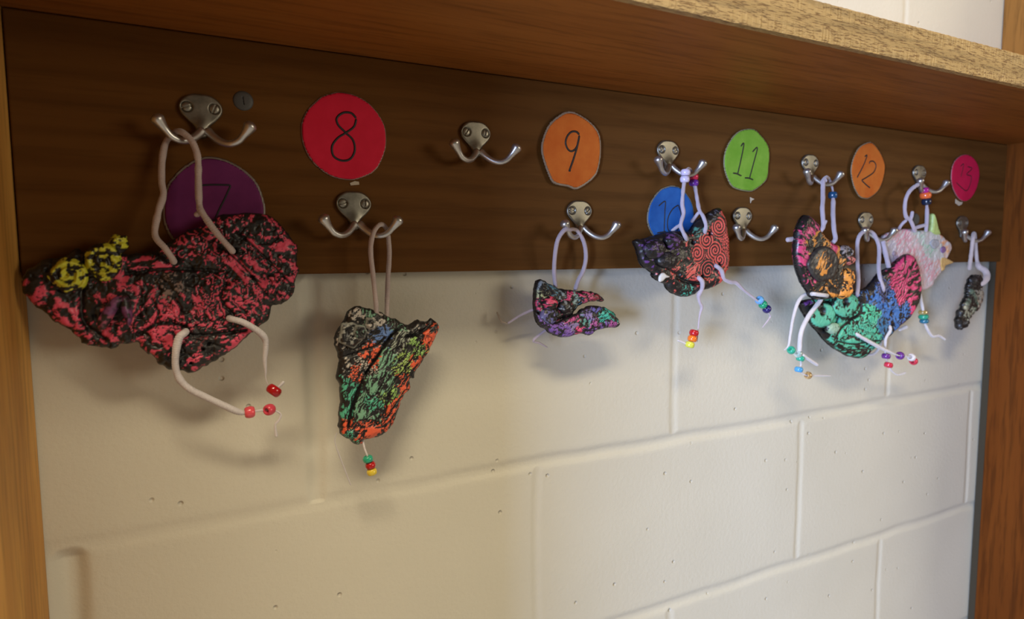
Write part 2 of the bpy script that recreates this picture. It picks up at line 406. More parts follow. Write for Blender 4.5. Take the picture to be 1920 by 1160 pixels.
def clayfn(seeds, Y, amp=2.0, fs=14.0, ang=0, aniso=1.0, seed=0, grooves=(), holes=(), fine=0.45, warp=5.0, valley=0.30, tint=0.12):
    """seeds: (px,py,colour,cover,pattern,scale,angle)"""
    pts = np.array([at(s[0], s[1], Y)[[0, 2]] for s in seeds]) * 1000
    gr = [(np.array([at(a, b, Y)[[0, 2]] for a, b in g[0]]) * 1000, g[1], g[2]) for g in grooves]
    hl = [(at(a, b, Y)[[0, 2]] * 1000, rr) for a, b, rr in holes]
    def fn(u, v, d):
        wx = (fbm(u / 7, v / 7, 2, seed + 1) - 0.5) * 2 * warp; wz = (fbm(u / 7, v / 7, 2, seed + 2) - 0.5) * 2 * warp
        a = math.radians(ang); x = u * math.cos(a) + v * math.sin(a); y = -u * math.sin(a) + v * math.cos(a)
        n = fbm((x + wx) / (fs * aniso), (y + wz) / fs, 3, seed + 7); n2 = fbm((x - wz) / (fs * aniso * 0.42), (y + wx) / (fs * 0.42), 3, seed + 9)
        k1 = np.exp(-((n - 0.5) / 0.022) ** 2); k2 = np.exp(-((n2 - 0.5) / 0.035) ** 2)
        mid = np.clip((fbm((x + wx) / (fs * 0.8 * aniso), (y - wz) / (fs * 0.8), 3, seed + 12) - 0.5) * 3, -1, 1)
        h = amp * (0.3 + 0.6 * mid - (0.8 * k1 + 0.5 * k2) * (1 if valley > 0 else 0.25))
        jx = wx * 0.6 + (fbm(u / 1.6, v / 1.6, 2, seed + 91) - 0.5) * 7; jz = wz * 0.6 + (fbm(u / 1.6, v / 1.6, 2, seed + 92) - 0.5) * 7
        D2 = (u[:, None] + jx[:, None] - pts[None, :, 0]) ** 2 + (v[:, None] + jz[:, None] - pts[None, :, 1]) ** 2
        own = D2.argmin(1); col = np.tile(BLK, (len(u), 1)); allp = np.zeros(len(u))
        kinds = {}
        cen = [tuple(pts[k]) for k, s in enumerate(seeds) if s[4] == 'swirl']
        for k, s in enumerate(seeds):
            mm = own == k
            if not mm.any(): continue
            p = pat(s[4], u[mm], v[mm], s[5], s[6], seed + 3 + (len(s[4])), cen)
            cov = s[3]
            if s[4] in ('streak', 'blotch'): thr = 0.5 + (0.5 - cov) * 0.5
            else: thr = 1 - cov
            if s[4] in ('streak', 'blotch'): p = p + 0.05 * mid[mm] + 0.10 * (fbm(u[mm] / 1.5, v[mm] / 1.1, 2, seed + 77) - 0.5)
            gate = 1.0 if valley <= 0 else 1 - np.clip((k1[mm] - 0.35) * 4, 0, 1) - np.clip((k2[mm] - 0.55) * 4, 0, 1)
            soft = np.clip((p - thr) / 0.05 + 0.5, 0, 1) * np.clip(gate, 0, 1) * np.clip((d[mm] - 0.9 + 1.6 * (fbm(u[mm] / 2.5, v[mm] / 2.5, 2, seed + 55) - 0.5)) / 0.6, 0, 1)
            var = 1 + tint * 2 * (fbm(u[mm] / 3, v[mm] / 3, 2, seed + 11) - 0.5)
            c = np.array(s[2])[None, :] * var[:, None]
            col[mm] = BLK * (1 - soft[:, None]) + c * soft[:, None]
            allp[mm] = p
        h = h + fine * (allp - 0.5) * 1.6 + 0.25 * (fbm(u / 1.7, v / 1.7, 2, seed + 40) - 0.5)
        for pg, wd, dp in gr:
            L = spline(pg, 5); best = np.full(len(u), 1e9)
            for i in range(len(L) - 1):
                ab = L[i + 1] - L[i]; t = np.clip(((u - L[i][0]) * ab[0] + (v - L[i][1]) * ab[1]) / (ab @ ab + 1e-9), 0, 1)
                best = np.minimum(best, np.hypot(u - L[i][0] - t * ab[0], v - L[i][1] - t * ab[1]))
            g = np.exp(-(best / wd) ** 2); h = h - dp * g
            k = np.clip((g - 0.35) * 4, 0, 1)[:, None]; col = col * (1 - k) + BLK * k
        for c0, rr in hl:
            g = np.exp(-(np.hypot(u - c0[0], v - c0[1]) / rr) ** 4); h = h - 4.5 * g
            k = np.clip(g * 2.5, 0, 1)[:, None]; col = col * (1 - k) + BLK * 0.6 * k
        return np.maximum(h, -6), np.clip(col, 0, 1)
    return fn
def world_outline(pts, Y): return np.array([at(a, b, Y)[[0, 2]] for a, b in pts])
def ell(px, py, rx, ry, Y, ang=0, n=14, irr=0.06, seed=0):
    """outline of a lump: centre and photo radii in px, turned into metres on the plane"""
    c = at(px, py, Y)[[0, 2]]; ax = at(px + rx, py, Y)[[0, 2]] - c; az = at(px, py + ry, Y)[[0, 2]] - c
    R1, R2 = np.linalg.norm(ax), np.linalg.norm(az); a0 = math.radians(ang); o = []
    rn = random.Random(seed)
    for k in range(n):
        t = 2 * math.pi * k / n; q = 1 + irr * (rn.random() * 2 - 1)
        x, z = R1 * q * math.cos(t), R2 * q * math.sin(t)
        o.append((c[0] + x * math.cos(a0) - z * math.sin(a0), c[1] + x * math.sin(a0) + z * math.cos(a0)))
    return np.array(o)
def rosette(px, py, Y, col, cover, turns=2.4, seed=0, hmm=2.0, rim=None, mx=0.10):
    c = at(px, py, Y)[[0, 2]] * 1000
    def fn(u, v, d):
        r0 = np.hypot(u - c[0], v - c[1]); th = np.arctan2(v - c[1], u - c[0]); Rm = (r0.max() * 0.8)
        w_ = (fbm(u / 4, v / 4, 2, seed) - 0.5) * 1.6
        s = 0.5 + 0.5 * np.sin(2 * math.pi * r0 / Rm * turns + th + w_ * 2)
        n = fbm(u / 3.2, v / 2.4, 3, seed + 3); n2 = np.clip(0.5 + 1.25 * (n - 0.5), 0, 1)
        k = np.clip(((mx * s + (1 - mx) * n2) - (0.5 + (0.5 - cover) * 0.6)) / 0.05 + 0.5, 0, 1)[:, None]
        cc = BLK * (1 - k) + np.array(col) * (0.85 + 0.3 * fbm(u / 2, v / 2, 2, seed + 5))[:, None] * k
        if rim is not None:
            kr = (np.exp(-((d - 0.8) / 0.7) ** 2) * 0.7)[:, None]; cc = cc * (1 - kr) + np.array(rim) * kr
        return hmm * (s - 0.4) + 0.8 * (n - 0.5), cc
    return fn

# ------------------------------------------------------------------ cords and beads
def cord(parent, pts, rmm, material, rib=0.075, wob=0.10, name='cord', seed=1, label=None, seg=10):
    P = np.array([at(p[0], p[1], -p[2] / 1000) for p in pts])
    Rr = np.array([(p[3] if len(p) > 3 else rmm) * 0.78 / 1000 for p in pts])
    v, f2 = tube(P, Rr, seg=seg, rib=rib, pitch=0.0016, wob=wob, seed=seed, step=None if rib else 0.001)
    o = mesh_obj(name, v, f2, material, parent)
    if label: o['label'] = label
    return o
BM = {}
def bead(parent, px, py, ymm, col, ax=(0, 0, 1), R=4.2, Ln=5.6, glassy=False, label=None):
    key = (col, glassy)
    if key not in BM:
        BM[key] = plain('bead_plastic', col, 0.22, 0, Coat_Weight=0.4, Subsurface_Weight=0.15, Subsurface_Scale=0.003) if not glassy else \
            plain('bead_clear', col, 0.08, 0, Transmission_Weight=0.55, Coat_Weight=0.5)
    c = at(px, py, -ymm / 1000)
    R /= 1000; h = Ln / 2000; hole = R * 0.42; pr_ = [(hole, -h * 0.9), (hole * 1.15, -h)]
    for k in range(9):
        t = -math.pi / 2 + math.pi * k / 8; pr_.append((R * 0.62 + R * 0.38 * math.cos(t), h * math.sin(t)))
    pr_ += [(hole * 1.15, h), (hole, h * 0.9)]
    v, f2 = lathe(c, ax, pr_)
    o = mesh_obj('bead', v, f2, BM[key], parent)
    if label: o['label'] = label
    return o

# ------------------------------------------------------------------ hooks
SP, XH, ZU, ZL = 0.22698, -0.302355, 0.328944, 0.260969
def plate_out():
    r = [(0, 11.6), (6.5, 11.0), (12, 7.8), (15.0, 2.5), (14.2, -3), (10.2, -8), (6.2, -12), (4.2, -16), (3.8, -20), (0, -21.5)]
    l = [(-x, z) for x, z in r[1:-1]][::-1]
    return np.array(r + l) / 1000
def screw_mesh(cx, cz, y, R, ang, slot=0.45):
    nr, ns = 14, 40; V = [(cx, y - 0.0014, cz)]; fs = []
    for i in range(1, nr + 1):
        r0 = R * i / nr
        for j in range(ns):
            t = 2 * math.pi * j / ns; a, b = r0 * math.cos(t), r0 * math.sin(t)
            h = 0.0015 * math.sqrt(max(0.0, 1 - (i / nr) ** 3.0)) + 0.0002
            dl = abs(-a * math.sin(ang) + b * math.cos(ang))
            if dl < slot / 1000: h -= 0.0013
            V.append((cx + a, y - h, cz + b))
    V[0] = (cx, y - 0.0003, cz)
    for j in range(ns): fs.append((0, 1 + (j + 1) % ns, 1 + j))
    for i in range(nr - 1):
        for j in range(ns):
            k = (j + 1) % ns; fs.append((1 + i * ns + j, 1 + i * ns + k, 1 + (i + 1) * ns + k, 1 + (i + 1) * ns + j))
    b0 = len(V); V += [(cx + R * math.cos(2 * math.pi * j / ns), y + 0.0012, cz + R * math.sin(2 * math.pi * j / ns)) for j in range(ns)]
    o = 1 + (nr - 1) * ns
    for j in range(ns): fs.append((o + j, o + (j + 1) % ns, b0 + (j + 1) % ns, b0 + j))
    return V, fs
HOOKS = []
def make_hook(x, z, label, angs):
    h = empty('coat_hook', (x, -D, z), label, 'hook', 'double prong metal coat hooks on the board')
    def fn(u, v, d):
        h = 2.2 * np.exp(-((u - x * 1000) / 5) ** 2 - ((v - z * 1000 + 15) / 8) ** 2) + 0.5 * (1 - ((u - x * 1000) / 16) ** 2)
        for sg in (-1, 1): h = h - 1.7 * np.exp(-(np.hypot(u - x * 1000 - sg * 9.4, v - z * 1000 - 1.2) / 3.95) ** 12)
        return h, None
    relief('mounting_plate', plate_out() + np.array([x, z]), -D - 0.0016, 0.0032, 0.00045, fn, METAL, h, edge=0.0018)
    for sgn, a in zip((-1, 1), angs):
        mesh_obj('screw', *screw_mesh(x + sgn * 0.0094, z + 0.0012, -D - 0.0022, 0.0036, a, 0.55), SCREW, h)
    arm = [(1.0, -14.0, 3.0, 3.6), (4.5, -19.0, 6.0, 3.1), (10, -24.0, 10.5, 2.8), (16, -26.0, 14.5, 2.5), (22, -24.0, 17.0, 2.6), (26.0, -19.6, 18.8, 2.8), (28.8, -15.8, 20.0, 3.9), (31.0, -12.4, 20.8, 5.0), (32.6, -9.8, 21.2, 4.9)]
    for sgn in (-1, 1):
        P = np.array([(x + 0.002 + sgn * a / 1000, -D - c / 1000, z + b / 1000) for a, b, c, _ in arm])
        v, f2 = tube(P, np.array([q[3] for q in arm]) / 1000, seg=16, step=0.0008)
        mesh_obj('prong', v, f2, POLISH, h)
    HOOKS.append(h)
hl_ = [('metal coat hook above the purple 7 disc with a beige cord over it', (0.3, 1.2)),
       ('empty metal coat hook between the red 8 disc and the orange 9 disc', (1.0, 1.45)),
       ('metal coat hook above the blue 10 disc, holding the red spiral creature', (1.2, 0.6)),
       ('metal coat hook right of the green 11 disc, holding the orange and pink crescent', (1.3, 1.5)),
       ('metal coat hook left of the red 13 disc, holding the pale pink creature', (1.5, 0.2))]
ll_ = [('metal coat hook below the red 8 disc, beige cord over its right prong', (0.25, 1.57)),
       ('metal coat hook below the orange 9 disc, lilac cord over its left prong', (0.0, 0.9)),
       ('empty metal coat hook below the green 11 disc', (1.57, 1.4)),
       ('metal coat hook below the orange 12 disc, holding the green and blue crescent', (1.4, 1.57)),
       ('metal coat hook at the far right below the red 13 disc', (1.2, 1.5))]
for k in range(5):
    make_hook(XH + k * SP, ZU, *hl_[k]); make_hook(XH + (k + 0.5) * SP, ZL, *ll_[k])
def loose_screw(px, py, R, label):
    c = at(px, py, -D)
    o = mesh_obj('screw', *screw_mesh(c[0], c[2], -D + 0.0002, R, 1.65, 0.25), plain('dull_screw', (0.10, 0.10, 0.10), 0.6, 0.4))
    tag(o, label, 'screw')
loose_screw(456, 189, 0.0075, 'dull dark screw head set in the board right of the first coat hook')
loose_screw(1717, 411, 0.0085, 'grey screw head in the board just above the pale pink creature')

# ------------------------------------------------------------------ numbered discs
def tape(px, pts, label):
    pass
INK = plain('marker_ink', (0.012, 0.010, 0.014), 0.5)
def disc(zf, out, strokes, col, col2, edgecol, label, lift=0.0, inkr=0.55, inset=0.955, tape_px=None):
    Y0 = -D - 0.0006 - lift
    P = world_outline(zf(out), Y0); c = P.mean(0)
    e = empty('number_disc', (c[0], -D, c[1]), label, 'number disc', 'handmade number discs on the board')
    m, nt, b = mat('disc_card'); b.inputs['Base Color'].default_value = (*edgecol, 1); b.inputs['Roughness'].default_value = 0.4
    flat = lambda u, v, d: (0 * u, None)
    relief('backing_card', P, Y0, 0.0011, 0.0012, flat, m, e, edge=0.0004)
    m, nt, b = mat('disc_paint'); v = mapping(nt, (1, 1, 1))
    nt.links.new(ramp(nt, noise(nt, v, 38, 4, 0.6), [(0.35, col), (0.68, col2)]), b.inputs['Base Color'])
    b.inputs['Roughness'].default_value = 0.6; b.inputs['Specular IOR Level'].default_value = 0.15
    bump(nt, b, noise(nt, v, 30, 3), 0.3, 0.001)
    relief('painted_face', c + (P - c) * inset, Y0 - 0.0007, 0.0008, 0.0012, flat, m, e, edge=0.0004)
    parts = []
    for s in strokes:
        Q = np.array([at(a, b_, Y0 - 0.0012) for a, b_ in zf(s)])
        parts.append(tube(Q, inkr * 1.35 / 1000, seg=6, step=0.0009))
    v2, f2 = join(parts); v2 = np.asarray(v2); yc = Y0 - 0.0012; v2[:, 1] = yc + (v2[:, 1] - yc) * 0.35
    mesh_obj('number', v2, f2, INK, e)
z7 = Zm(0, 140, 3.2); z8 = Zm(540, 150, 3.316); z9 = Zm(820, 190, 4.297); z11 = Zm(1180, 230, 4.833); z12 = Zm(1460, 260, 5.273); z13 = Zm(1640, 270, 5.042)
disc(z7, [(1250, 490), (1370, 515), (1480, 580), (1550, 660), (1590, 780), (1588, 860), (1555, 960), (1450, 1060), (1300, 1100), (1150, 1080), (1040, 1000), (985, 900), (975, 800), (1000, 670), (1060, 590), (1150, 520)],
     [[(1195, 664), (1280, 660), (1385, 662)], [(1385, 662), (1350, 740), (1315, 810), (1285, 880), (1265, 940)]],
     (0.13, 0.018, 0.10), (0.19, 0.028, 0.14), (0.20, 0.16, 0.14), 'dark purple disc numbered 7, partly behind the big pink and black creature')
disc(z8, [(330, 75), (430, 100), (520, 160), (590, 260), (610, 350), (600, 450), (545, 560), (450, 610), (370, 622), (260, 595), (160, 520), (100, 420), (80, 300), (110, 200), (190, 115), (260, 85)],
     [[(425, 240), (395, 207), (345, 203), (305, 235), (312, 278), (360, 328), (405, 375), (415, 440), (385, 492), (330, 500), (282, 470), (275, 410), (310, 360), (360, 328), (410, 290), (425, 240)]],
     (0.66, 0.012, 0.045), (0.76, 0.018, 0.06), (0.35, 0.22, 0.20), 'crimson red disc numbered 8 above a coat hook', inset=0.98, inkr=0.75)
disc(z9, [(1050, 80), (1130, 95), (1240, 170), (1305, 260), (1320, 380), (1305, 520), (1260, 620), (1130, 708), (1050, 690), (940, 665), (900, 610), (850, 470), (835, 380), (850, 290), (900, 180), (980, 110)],
     [[(1145, 270), (1120, 245), (1080, 246), (1045, 285), (1034, 340), (1058, 392), (1092, 398), (1125, 362), (1145, 275)], [(1145, 272), (1125, 370), (1095, 470), (1063, 560)], [(1066, 552), (1060, 566)], [(1066, 552), (1072, 566)]],
     (0.58, 0.12, 0.016), (0.68, 0.18, 0.028), (0.28, 0.20, 0.14), 'orange disc numbered 9 with a ragged tan edge', lift=0.003, inkr=0.8, inset=0.945)
disc(z11, [(390, 568), (470, 590), (540, 670), (580, 760), (590, 880), (570, 980), (500, 1060), (380, 1090), (250, 1060), (190, 990), (160, 900), (165, 800), (200, 700), (270, 610), (330, 580)],
     [[(265, 755), (325, 712), (322, 800), (315, 990)], [(250, 998), (335, 985)], [(445, 745), (395, 780), (352, 860), (350, 960), (400, 1010), (450, 940), (470, 840), (445, 745)]],
     (0.015, 0.10, 0.40), (0.03, 0.17, 0.55), (0.22, 0.20, 0.15), 'blue disc numbered 10 partly behind the spiral patterned creature', inkr=0.5)
disc(z11, [(1040, 58), (1130, 58), (1190, 110), (1250, 190), (1270, 270), (1262, 400), (1240, 520), (1130, 615), (1050, 622), (940, 590), (890, 520), (855, 400), (862, 270), (910, 160), (970, 90)],
     [[(1010, 215), (1038, 190), (1010, 340), (982, 462)], [(940, 456), (975, 462), (1015, 482)], [(1115, 265), (1160, 228), (1125, 370), (1090, 500)], [(1045, 500), (1085, 502), (1122, 518)]] + [[(a, b), (a + 3, b + 9)] for a, b in ((940, 452), (1013, 474), (1050, 498), (1118, 510), (975, 458), (1085, 496))],
     (0.16, 0.38, 0.03), (0.25, 0.48, 0.06), (0.24, 0.23, 0.13), 'bright green disc numbered 11', lift=0.002, inkr=0.65, inset=0.965)
disc(z12, [(890, 32), (940, 50), (1000, 130), (1040, 220), (1050, 300), (1020, 440), (970, 530), (900, 585), (850, 595), (790, 570), (740, 480), (712, 350), (718, 250), (750, 150), (800, 75)],
     [[(850, 178), (874, 165), (840, 260), (775, 385)], [(895, 248), (905, 225), (940, 225), (962, 268), (940, 330), (880, 375), (820, 410)], [(820, 410), (860, 450), (905, 487)]],
     (0.56, 0.12, 0.016), (0.64, 0.19, 0.03), (0.26, 0.19, 0.12), 'orange disc numbered 12, narrow and pointed at its foot', lift=0.003, inkr=0.7, inset=0.965)
disc(z13, [(850, 98), (920, 120), (975, 200), (987, 300), (960, 420), (910, 510), (850, 543), (790, 515), (740, 430), (720, 320), (735, 200), (780, 130)],
     [[(812, 212), (842, 188), (828, 260), (815, 310)], [(878, 212), (920, 232), (870, 285), (912, 305), (905, 372), (870, 440), (820, 410), (772, 362)]],
     (0.55, 0.010, 0.055), (0.64, 0.015, 0.075), (0.40, 0.15, 0.15), 'crimson red disc numbered 13, farthest right', lift=0.001, inkr=0.5, inset=0.98)
TAPE = plain('paper_scrap', (0.55, 0.47, 0.36), 0.6)
def scrap(pts, label, cat='tape scrap'):
    P = world_outline(pts, -D - 0.0004); c = P.mean(0); n = len(P)
    V = [(x, -D - 0.0007, z) for x, z in P] + [(x, -D - 0.0001, z) for x, z in P]
    fs = [tuple(range(n)), tuple(range(n, 2 * n))[::-1]] + [(i, (i + 1) % n, n + (i + 1) % n, n + i) for i in range(n)]
    tag(mesh_obj('paper_scrap', V, fs, TAPE, None, False), label, cat)
scrap(z8([(385, 640), (415, 628), (440, 632), (443, 650), (390, 655)]), 'tiny beige paper scrap under the red 8 disc')
scrap(z11([(1095, 675), (1133, 692), (1108, 705), (1098, 728)]), 'tiny beige paper triangle under the green 11 disc')
scrap(z13([(765, 520), (800, 545), (830, 548), (822, 570), (795, 583), (765, 560)]), 'small pale paper scrap under the red 13 disc')

# ------------------------------------------------------------------ clay creatures
PINK = (0.80, 0.085, 0.16); YEL = (0.66, 0.66, 0.05); ORG = (0.85, 0.13, 0.055); GRN = (0.10, 0.50, 0.33); MINT = (0.10, 0.55, 0.36)
BLU = (0.06, 0.20, 0.55); PUR = (0.17, 0.055, 0.27); AMB = (0.85, 0.33, 0.06); WHT = (0.52, 0.47, 0.42); HOT = (0.80, 0.07, 0.20); RED = (0.85, 0.12, 0.09)
def creature(name, px, py, Y, label, cat='clay ornament', group='clay creatures hanging from the hooks'):
    c = at(px, py, Y); return empty(name, tuple(c), label, cat, group)

# A: big pink and black
zA = Zm(30, 380, 3.368); YA = -0.036
A = creature('clay_creature', 300, 560, YA, 'largest clay creature, black smeared with pink, with yellow rosettes')
outA = zA([(38, 500), (60, 440), (110, 395), (190, 355), (290, 335), (390, 285), (430, 310), (500, 300), (600, 300), (690, 320), (740, 325), (850, 310), (900, 290), (960, 250), (1040, 190), (1100, 165), (1200, 140), (1270, 85), (1400, 60), (1500, 65), (1600, 85), (1680, 150), (1740, 220), (1780, 300), (1768, 380), (1785, 430), (1760, 480), (1750, 560), (1700, 630), (1620, 650), (1600, 720), (1530, 790), (1470, 840), (1380, 920), (1290, 980), (1200, 1030), (1100, 1075), (1040, 1060), (980, 1055), (900, 1010), (860, 965), (800, 930), (770, 880), (700, 890), (660, 885), (620, 915), (540, 915), (420, 895), (400, 860), (330, 800), (250, 750), (150, 670), (80, 600), (40, 550)])
sA = [(90, 500, PINK, .35, 'blotch', 3, 0), (300, 650, PINK, .55, 'blotch', 2.6, 0), (200, 400, PINK, .2, 'blotch', 3, 0), (560, 620, PINK, .30, 'blotch', 2.4, 0), (550, 890, PINK, .72, 'blotch', 2.2, 0),
      (850, 360, PINK, .58, 'streak', 2.0, 0), (740, 500, PINK, .60, 'blotch', 2.4, 0), (1000, 530, (0.30, 0.22, 0.20), .6, 'blotch', 1.2, 0), (850, 640, PINK, .60, 'streak', 2.2, 60), (1040, 290, PINK, .50, 'maze', 2.2, 0),
      (930, 810, PINK, .95, 'blotch', 3, 0), (1090, 600, PINK, .80, 'streak', 2.6, -70), (1250, 720, PINK, .60, 'maze', 2.2, 0), (1230, 550, PINK, .45, 'maze', 2.0, 0), (1450, 420, PINK, .60, 'streak', 2.0, -40), (1500, 250, PINK, .38, 'streak', 1.8, -40),
      (1400, 120, PINK, .35, 'blotch', 2.0, 0), (1570, 140, PINK, .55, 'blotch', 2.0, 0), (1200, 180, PINK, .35, 'maze', 2.2, 0), (1680, 350, PINK, .50, 'blotch', 2.0, 0), (1720, 560, PINK, .60, 'blotch', 2.0, 0), (1400, 600, PINK, .60, 'maze', 2.2, 0),
      (1560, 620, PINK, .60, 'blotch', 2.0, 0), (1230, 880, (0.30, 0.06, 0.07), .30, 'blotch', 2.0, 0), (1150, 990, PINK, .50, 'blotch', 1.8, 0), (1380, 870, PINK, .55, 'streak', 1.8, 30), (870, 920, PINK, .65, 'blotch', 2.0, 0), (960, 990, PINK, .08, 'blotch', 2.0, 0), (1100, 420, PINK, .28, 'blotch', 2.0, 0)]
sA = [(a, b, c, min(0.72, cv * 0.66), *r_) for a, b, c, cv, *r_ in sA]
sA = [z + tuple(s[2:]) for z, s in zip(zA([(s[0], s[1]) for s in sA]), sA)]
gA = [(zA([(1390, 180), (1520, 300), (1680, 460), (1740, 520)]), 0.9, 2.2), (zA([(1280, 270), (1430, 400), (1560, 560), (1640, 640)]), 0.8, 1.8), (zA([(700, 450), (900, 420), (1100, 420), (1300, 430)]), 1.4, 2.5), (zA([(780, 830), (900, 760), (1050, 770), (1110, 830), (1300, 820), (1450, 800)]), 1.5, 3.0),
      (zA([(440, 470), (420, 600), (440, 750), (560, 850)]), 1.6, 3.0), (zA([(1000, 600), (1040, 660), (1040, 700)]), 1.0, 2.5), (zA([(860, 600), (900, 690), (880, 750)]), 0.9, 2.2), (zA([(1330, 500), (1290, 600), (1370, 700)]), 1.0, 2.4), (zA([(1100, 850), (1200, 870), (1330, 920)]), 0.8, 1.6)]
hA = [z + (s,) for z, s in zip(zA([(1005, 362), (1375, 308), (1345, 722), (1070, 815), (1180, 918), (1215, 888), (1105, 1005)]), (2.4, 2.4, 2.6, 2.6, 1.2, 1.3, 1.0))]
relief('clay_body', world_outline(outA, YA), YA, 0.014, 0.0007, clayfn(sA, YA, amp=2.3, fs=15, seed=2, grooves=gA, holes=hA, fine=0.5), CLAY, A, edge=0.008, jag=0.0012, seed=5)
for k, (x, y, rx, ry) in enumerate([(335, 455, 130, 108), (560, 370, 118, 128)]):
    q = zA([(x, y)])[0]
    relief('rosette', ell(q[0], q[1], rx / 3.368, ry / 3.368, YA - 0.009, irr=0.10, seed=k + 3), YA - 0.009, 0.010, 0.0006, rosette(q[0], q[1], YA - 0.009, YEL, 0.44, 2.2, k, 2.2), CLAY, A, edge=0.007, label='yellow smeared clay rosette')
q = zA([(645, 262)])[0]
relief('rosette', ell(q[0], q[1], 20, 20, YA - 0.006, ang=-30, irr=0.12, seed=9), YA - 0.006, 0.012, 0.0006, rosette(q[0] + 6, q[1], YA - 0.006, YEL, 0.44, 1.4, 8, 2.4), CLAY, A, edge=0.006, label='small yellow clay petal')
def coilfn(col, seed, col2=None, Yc=-0.05, split=None):
    def fn(u, v, d):
        n = fbm(u / 3, v / 3, 3, seed); k = np.clip((n - 0.42) * 5, 0, 1)[:, None]
        c = BLK * (1 - k) + np.array(col) * k
        if col2 is not None:
            kk = np.clip((split - v) / 3, 0, 1)[:, None] * k; c = c * (1 - kk) + np.array(col2) * kk
        return 0.8 * (n - 0.5), c
    return fn
for pts in ([(640, 590), (690, 610), (640, 680), (600, 750), (560, 800), (520, 790), (515, 740), (550, 680), (590, 620)], [(660, 600), (710, 590), (735, 680), (735, 740), (710, 780), (680, 720), (655, 660)]):
    P = world_outline(zA(pts), YA - 0.0145)
    relief('clay_coil', P, YA - 0.0145, 0.010, 0.0006, coilfn((0.19, 0.06, 0.17), 3, (0.5, 0.09, 0.14) if len(pts) == 9 else None, split=float(P[:, 1].min() * 1000 + 11)), CLAY, A, edge=0.005, label='dark purple clay coil')
cord(A, z7([(1395, 1060, 40), (1380, 1040, 50), (1300, 950, 52), (1215, 830, 49), (1196, 780, 46), (1190, 640, 44), (1187, 500, 44), (1155, 405, 42), (1100, 350, 39, 2.7), (1060, 342, 33, 2.7), (1020, 372, 28, 2.7), (990, 420, 28), (972, 520, 30), (970, 640, 34), (980, 720, 38), (950, 820, 42), (930, 960, 48), (990, 1040, 51), (1035, 1105, 47), (1040, 1125, 38)]), 2.9, CORD_TAN, name='hanging_cord', seed=2)
cord(A, z7([(1200, 830, 47, 3.0), (1165, 845, 46, 1.8)]), 2.8, CORD_TAN, name='cord_knot', wob=0.1)
zl = Zm(300, 560, 4.143)
cord(A, zl([(205, 250, 40), (185, 268, 48), (150, 300, 50), (125, 400, 50), (120, 520, 48), (150, 620, 46), (230, 700, 45), (350, 760, 44), (500, 830, 42), (600, 875, 41, 2.9), (665, 888, 40, 1.5), (700, 880, 40, 1.0), (780, 866, 39, 1.3), (850, 860, 38, 1.0), (905, 872, 37, 0.9), (938, 900, 36, 1.0), (920, 945, 36, 1.3), (895, 980, 36, 1.2), (905, 1075, 35, 1.9)]), 3.3, CORD_WHT, name='leg_cord', seed=3)
cord(A, zl([(535, 150, 40), (560, 158, 48), (640, 180, 50), (740, 235, 48), (810, 300, 44), (822, 370, 42, 2.6), (815, 470, 40, 2.2), (820, 560, 38, 1.3), (822, 620, 37, 0.6), (850, 690, 36, 0.6), (885, 712, 36, 0.8), (925, 680, 36, 1.6), (965, 640, 36, 1.5)]), 3.1, CORD_WHT, name='leg_cord', seed=4)
for x, y, c, R, ax, lb in ((697, 880, (0.80, 0.10, 0.13), 4.7, (1, 0, 0.05), 'pink bead'), (850, 860, (0.70, 0.07, 0.11), 4.6, (0.7, 0.7, 0.05), 'pink bead'), (885, 712, (0.42, 0.006, 0.008), 6.0, (0.6, 0.1, 0.7), 'dark red bead')):
    q = zl([(x, y)])[0]; bead(A, q[0], q[1], 39, c, ax, R, 7.5, label=lb)

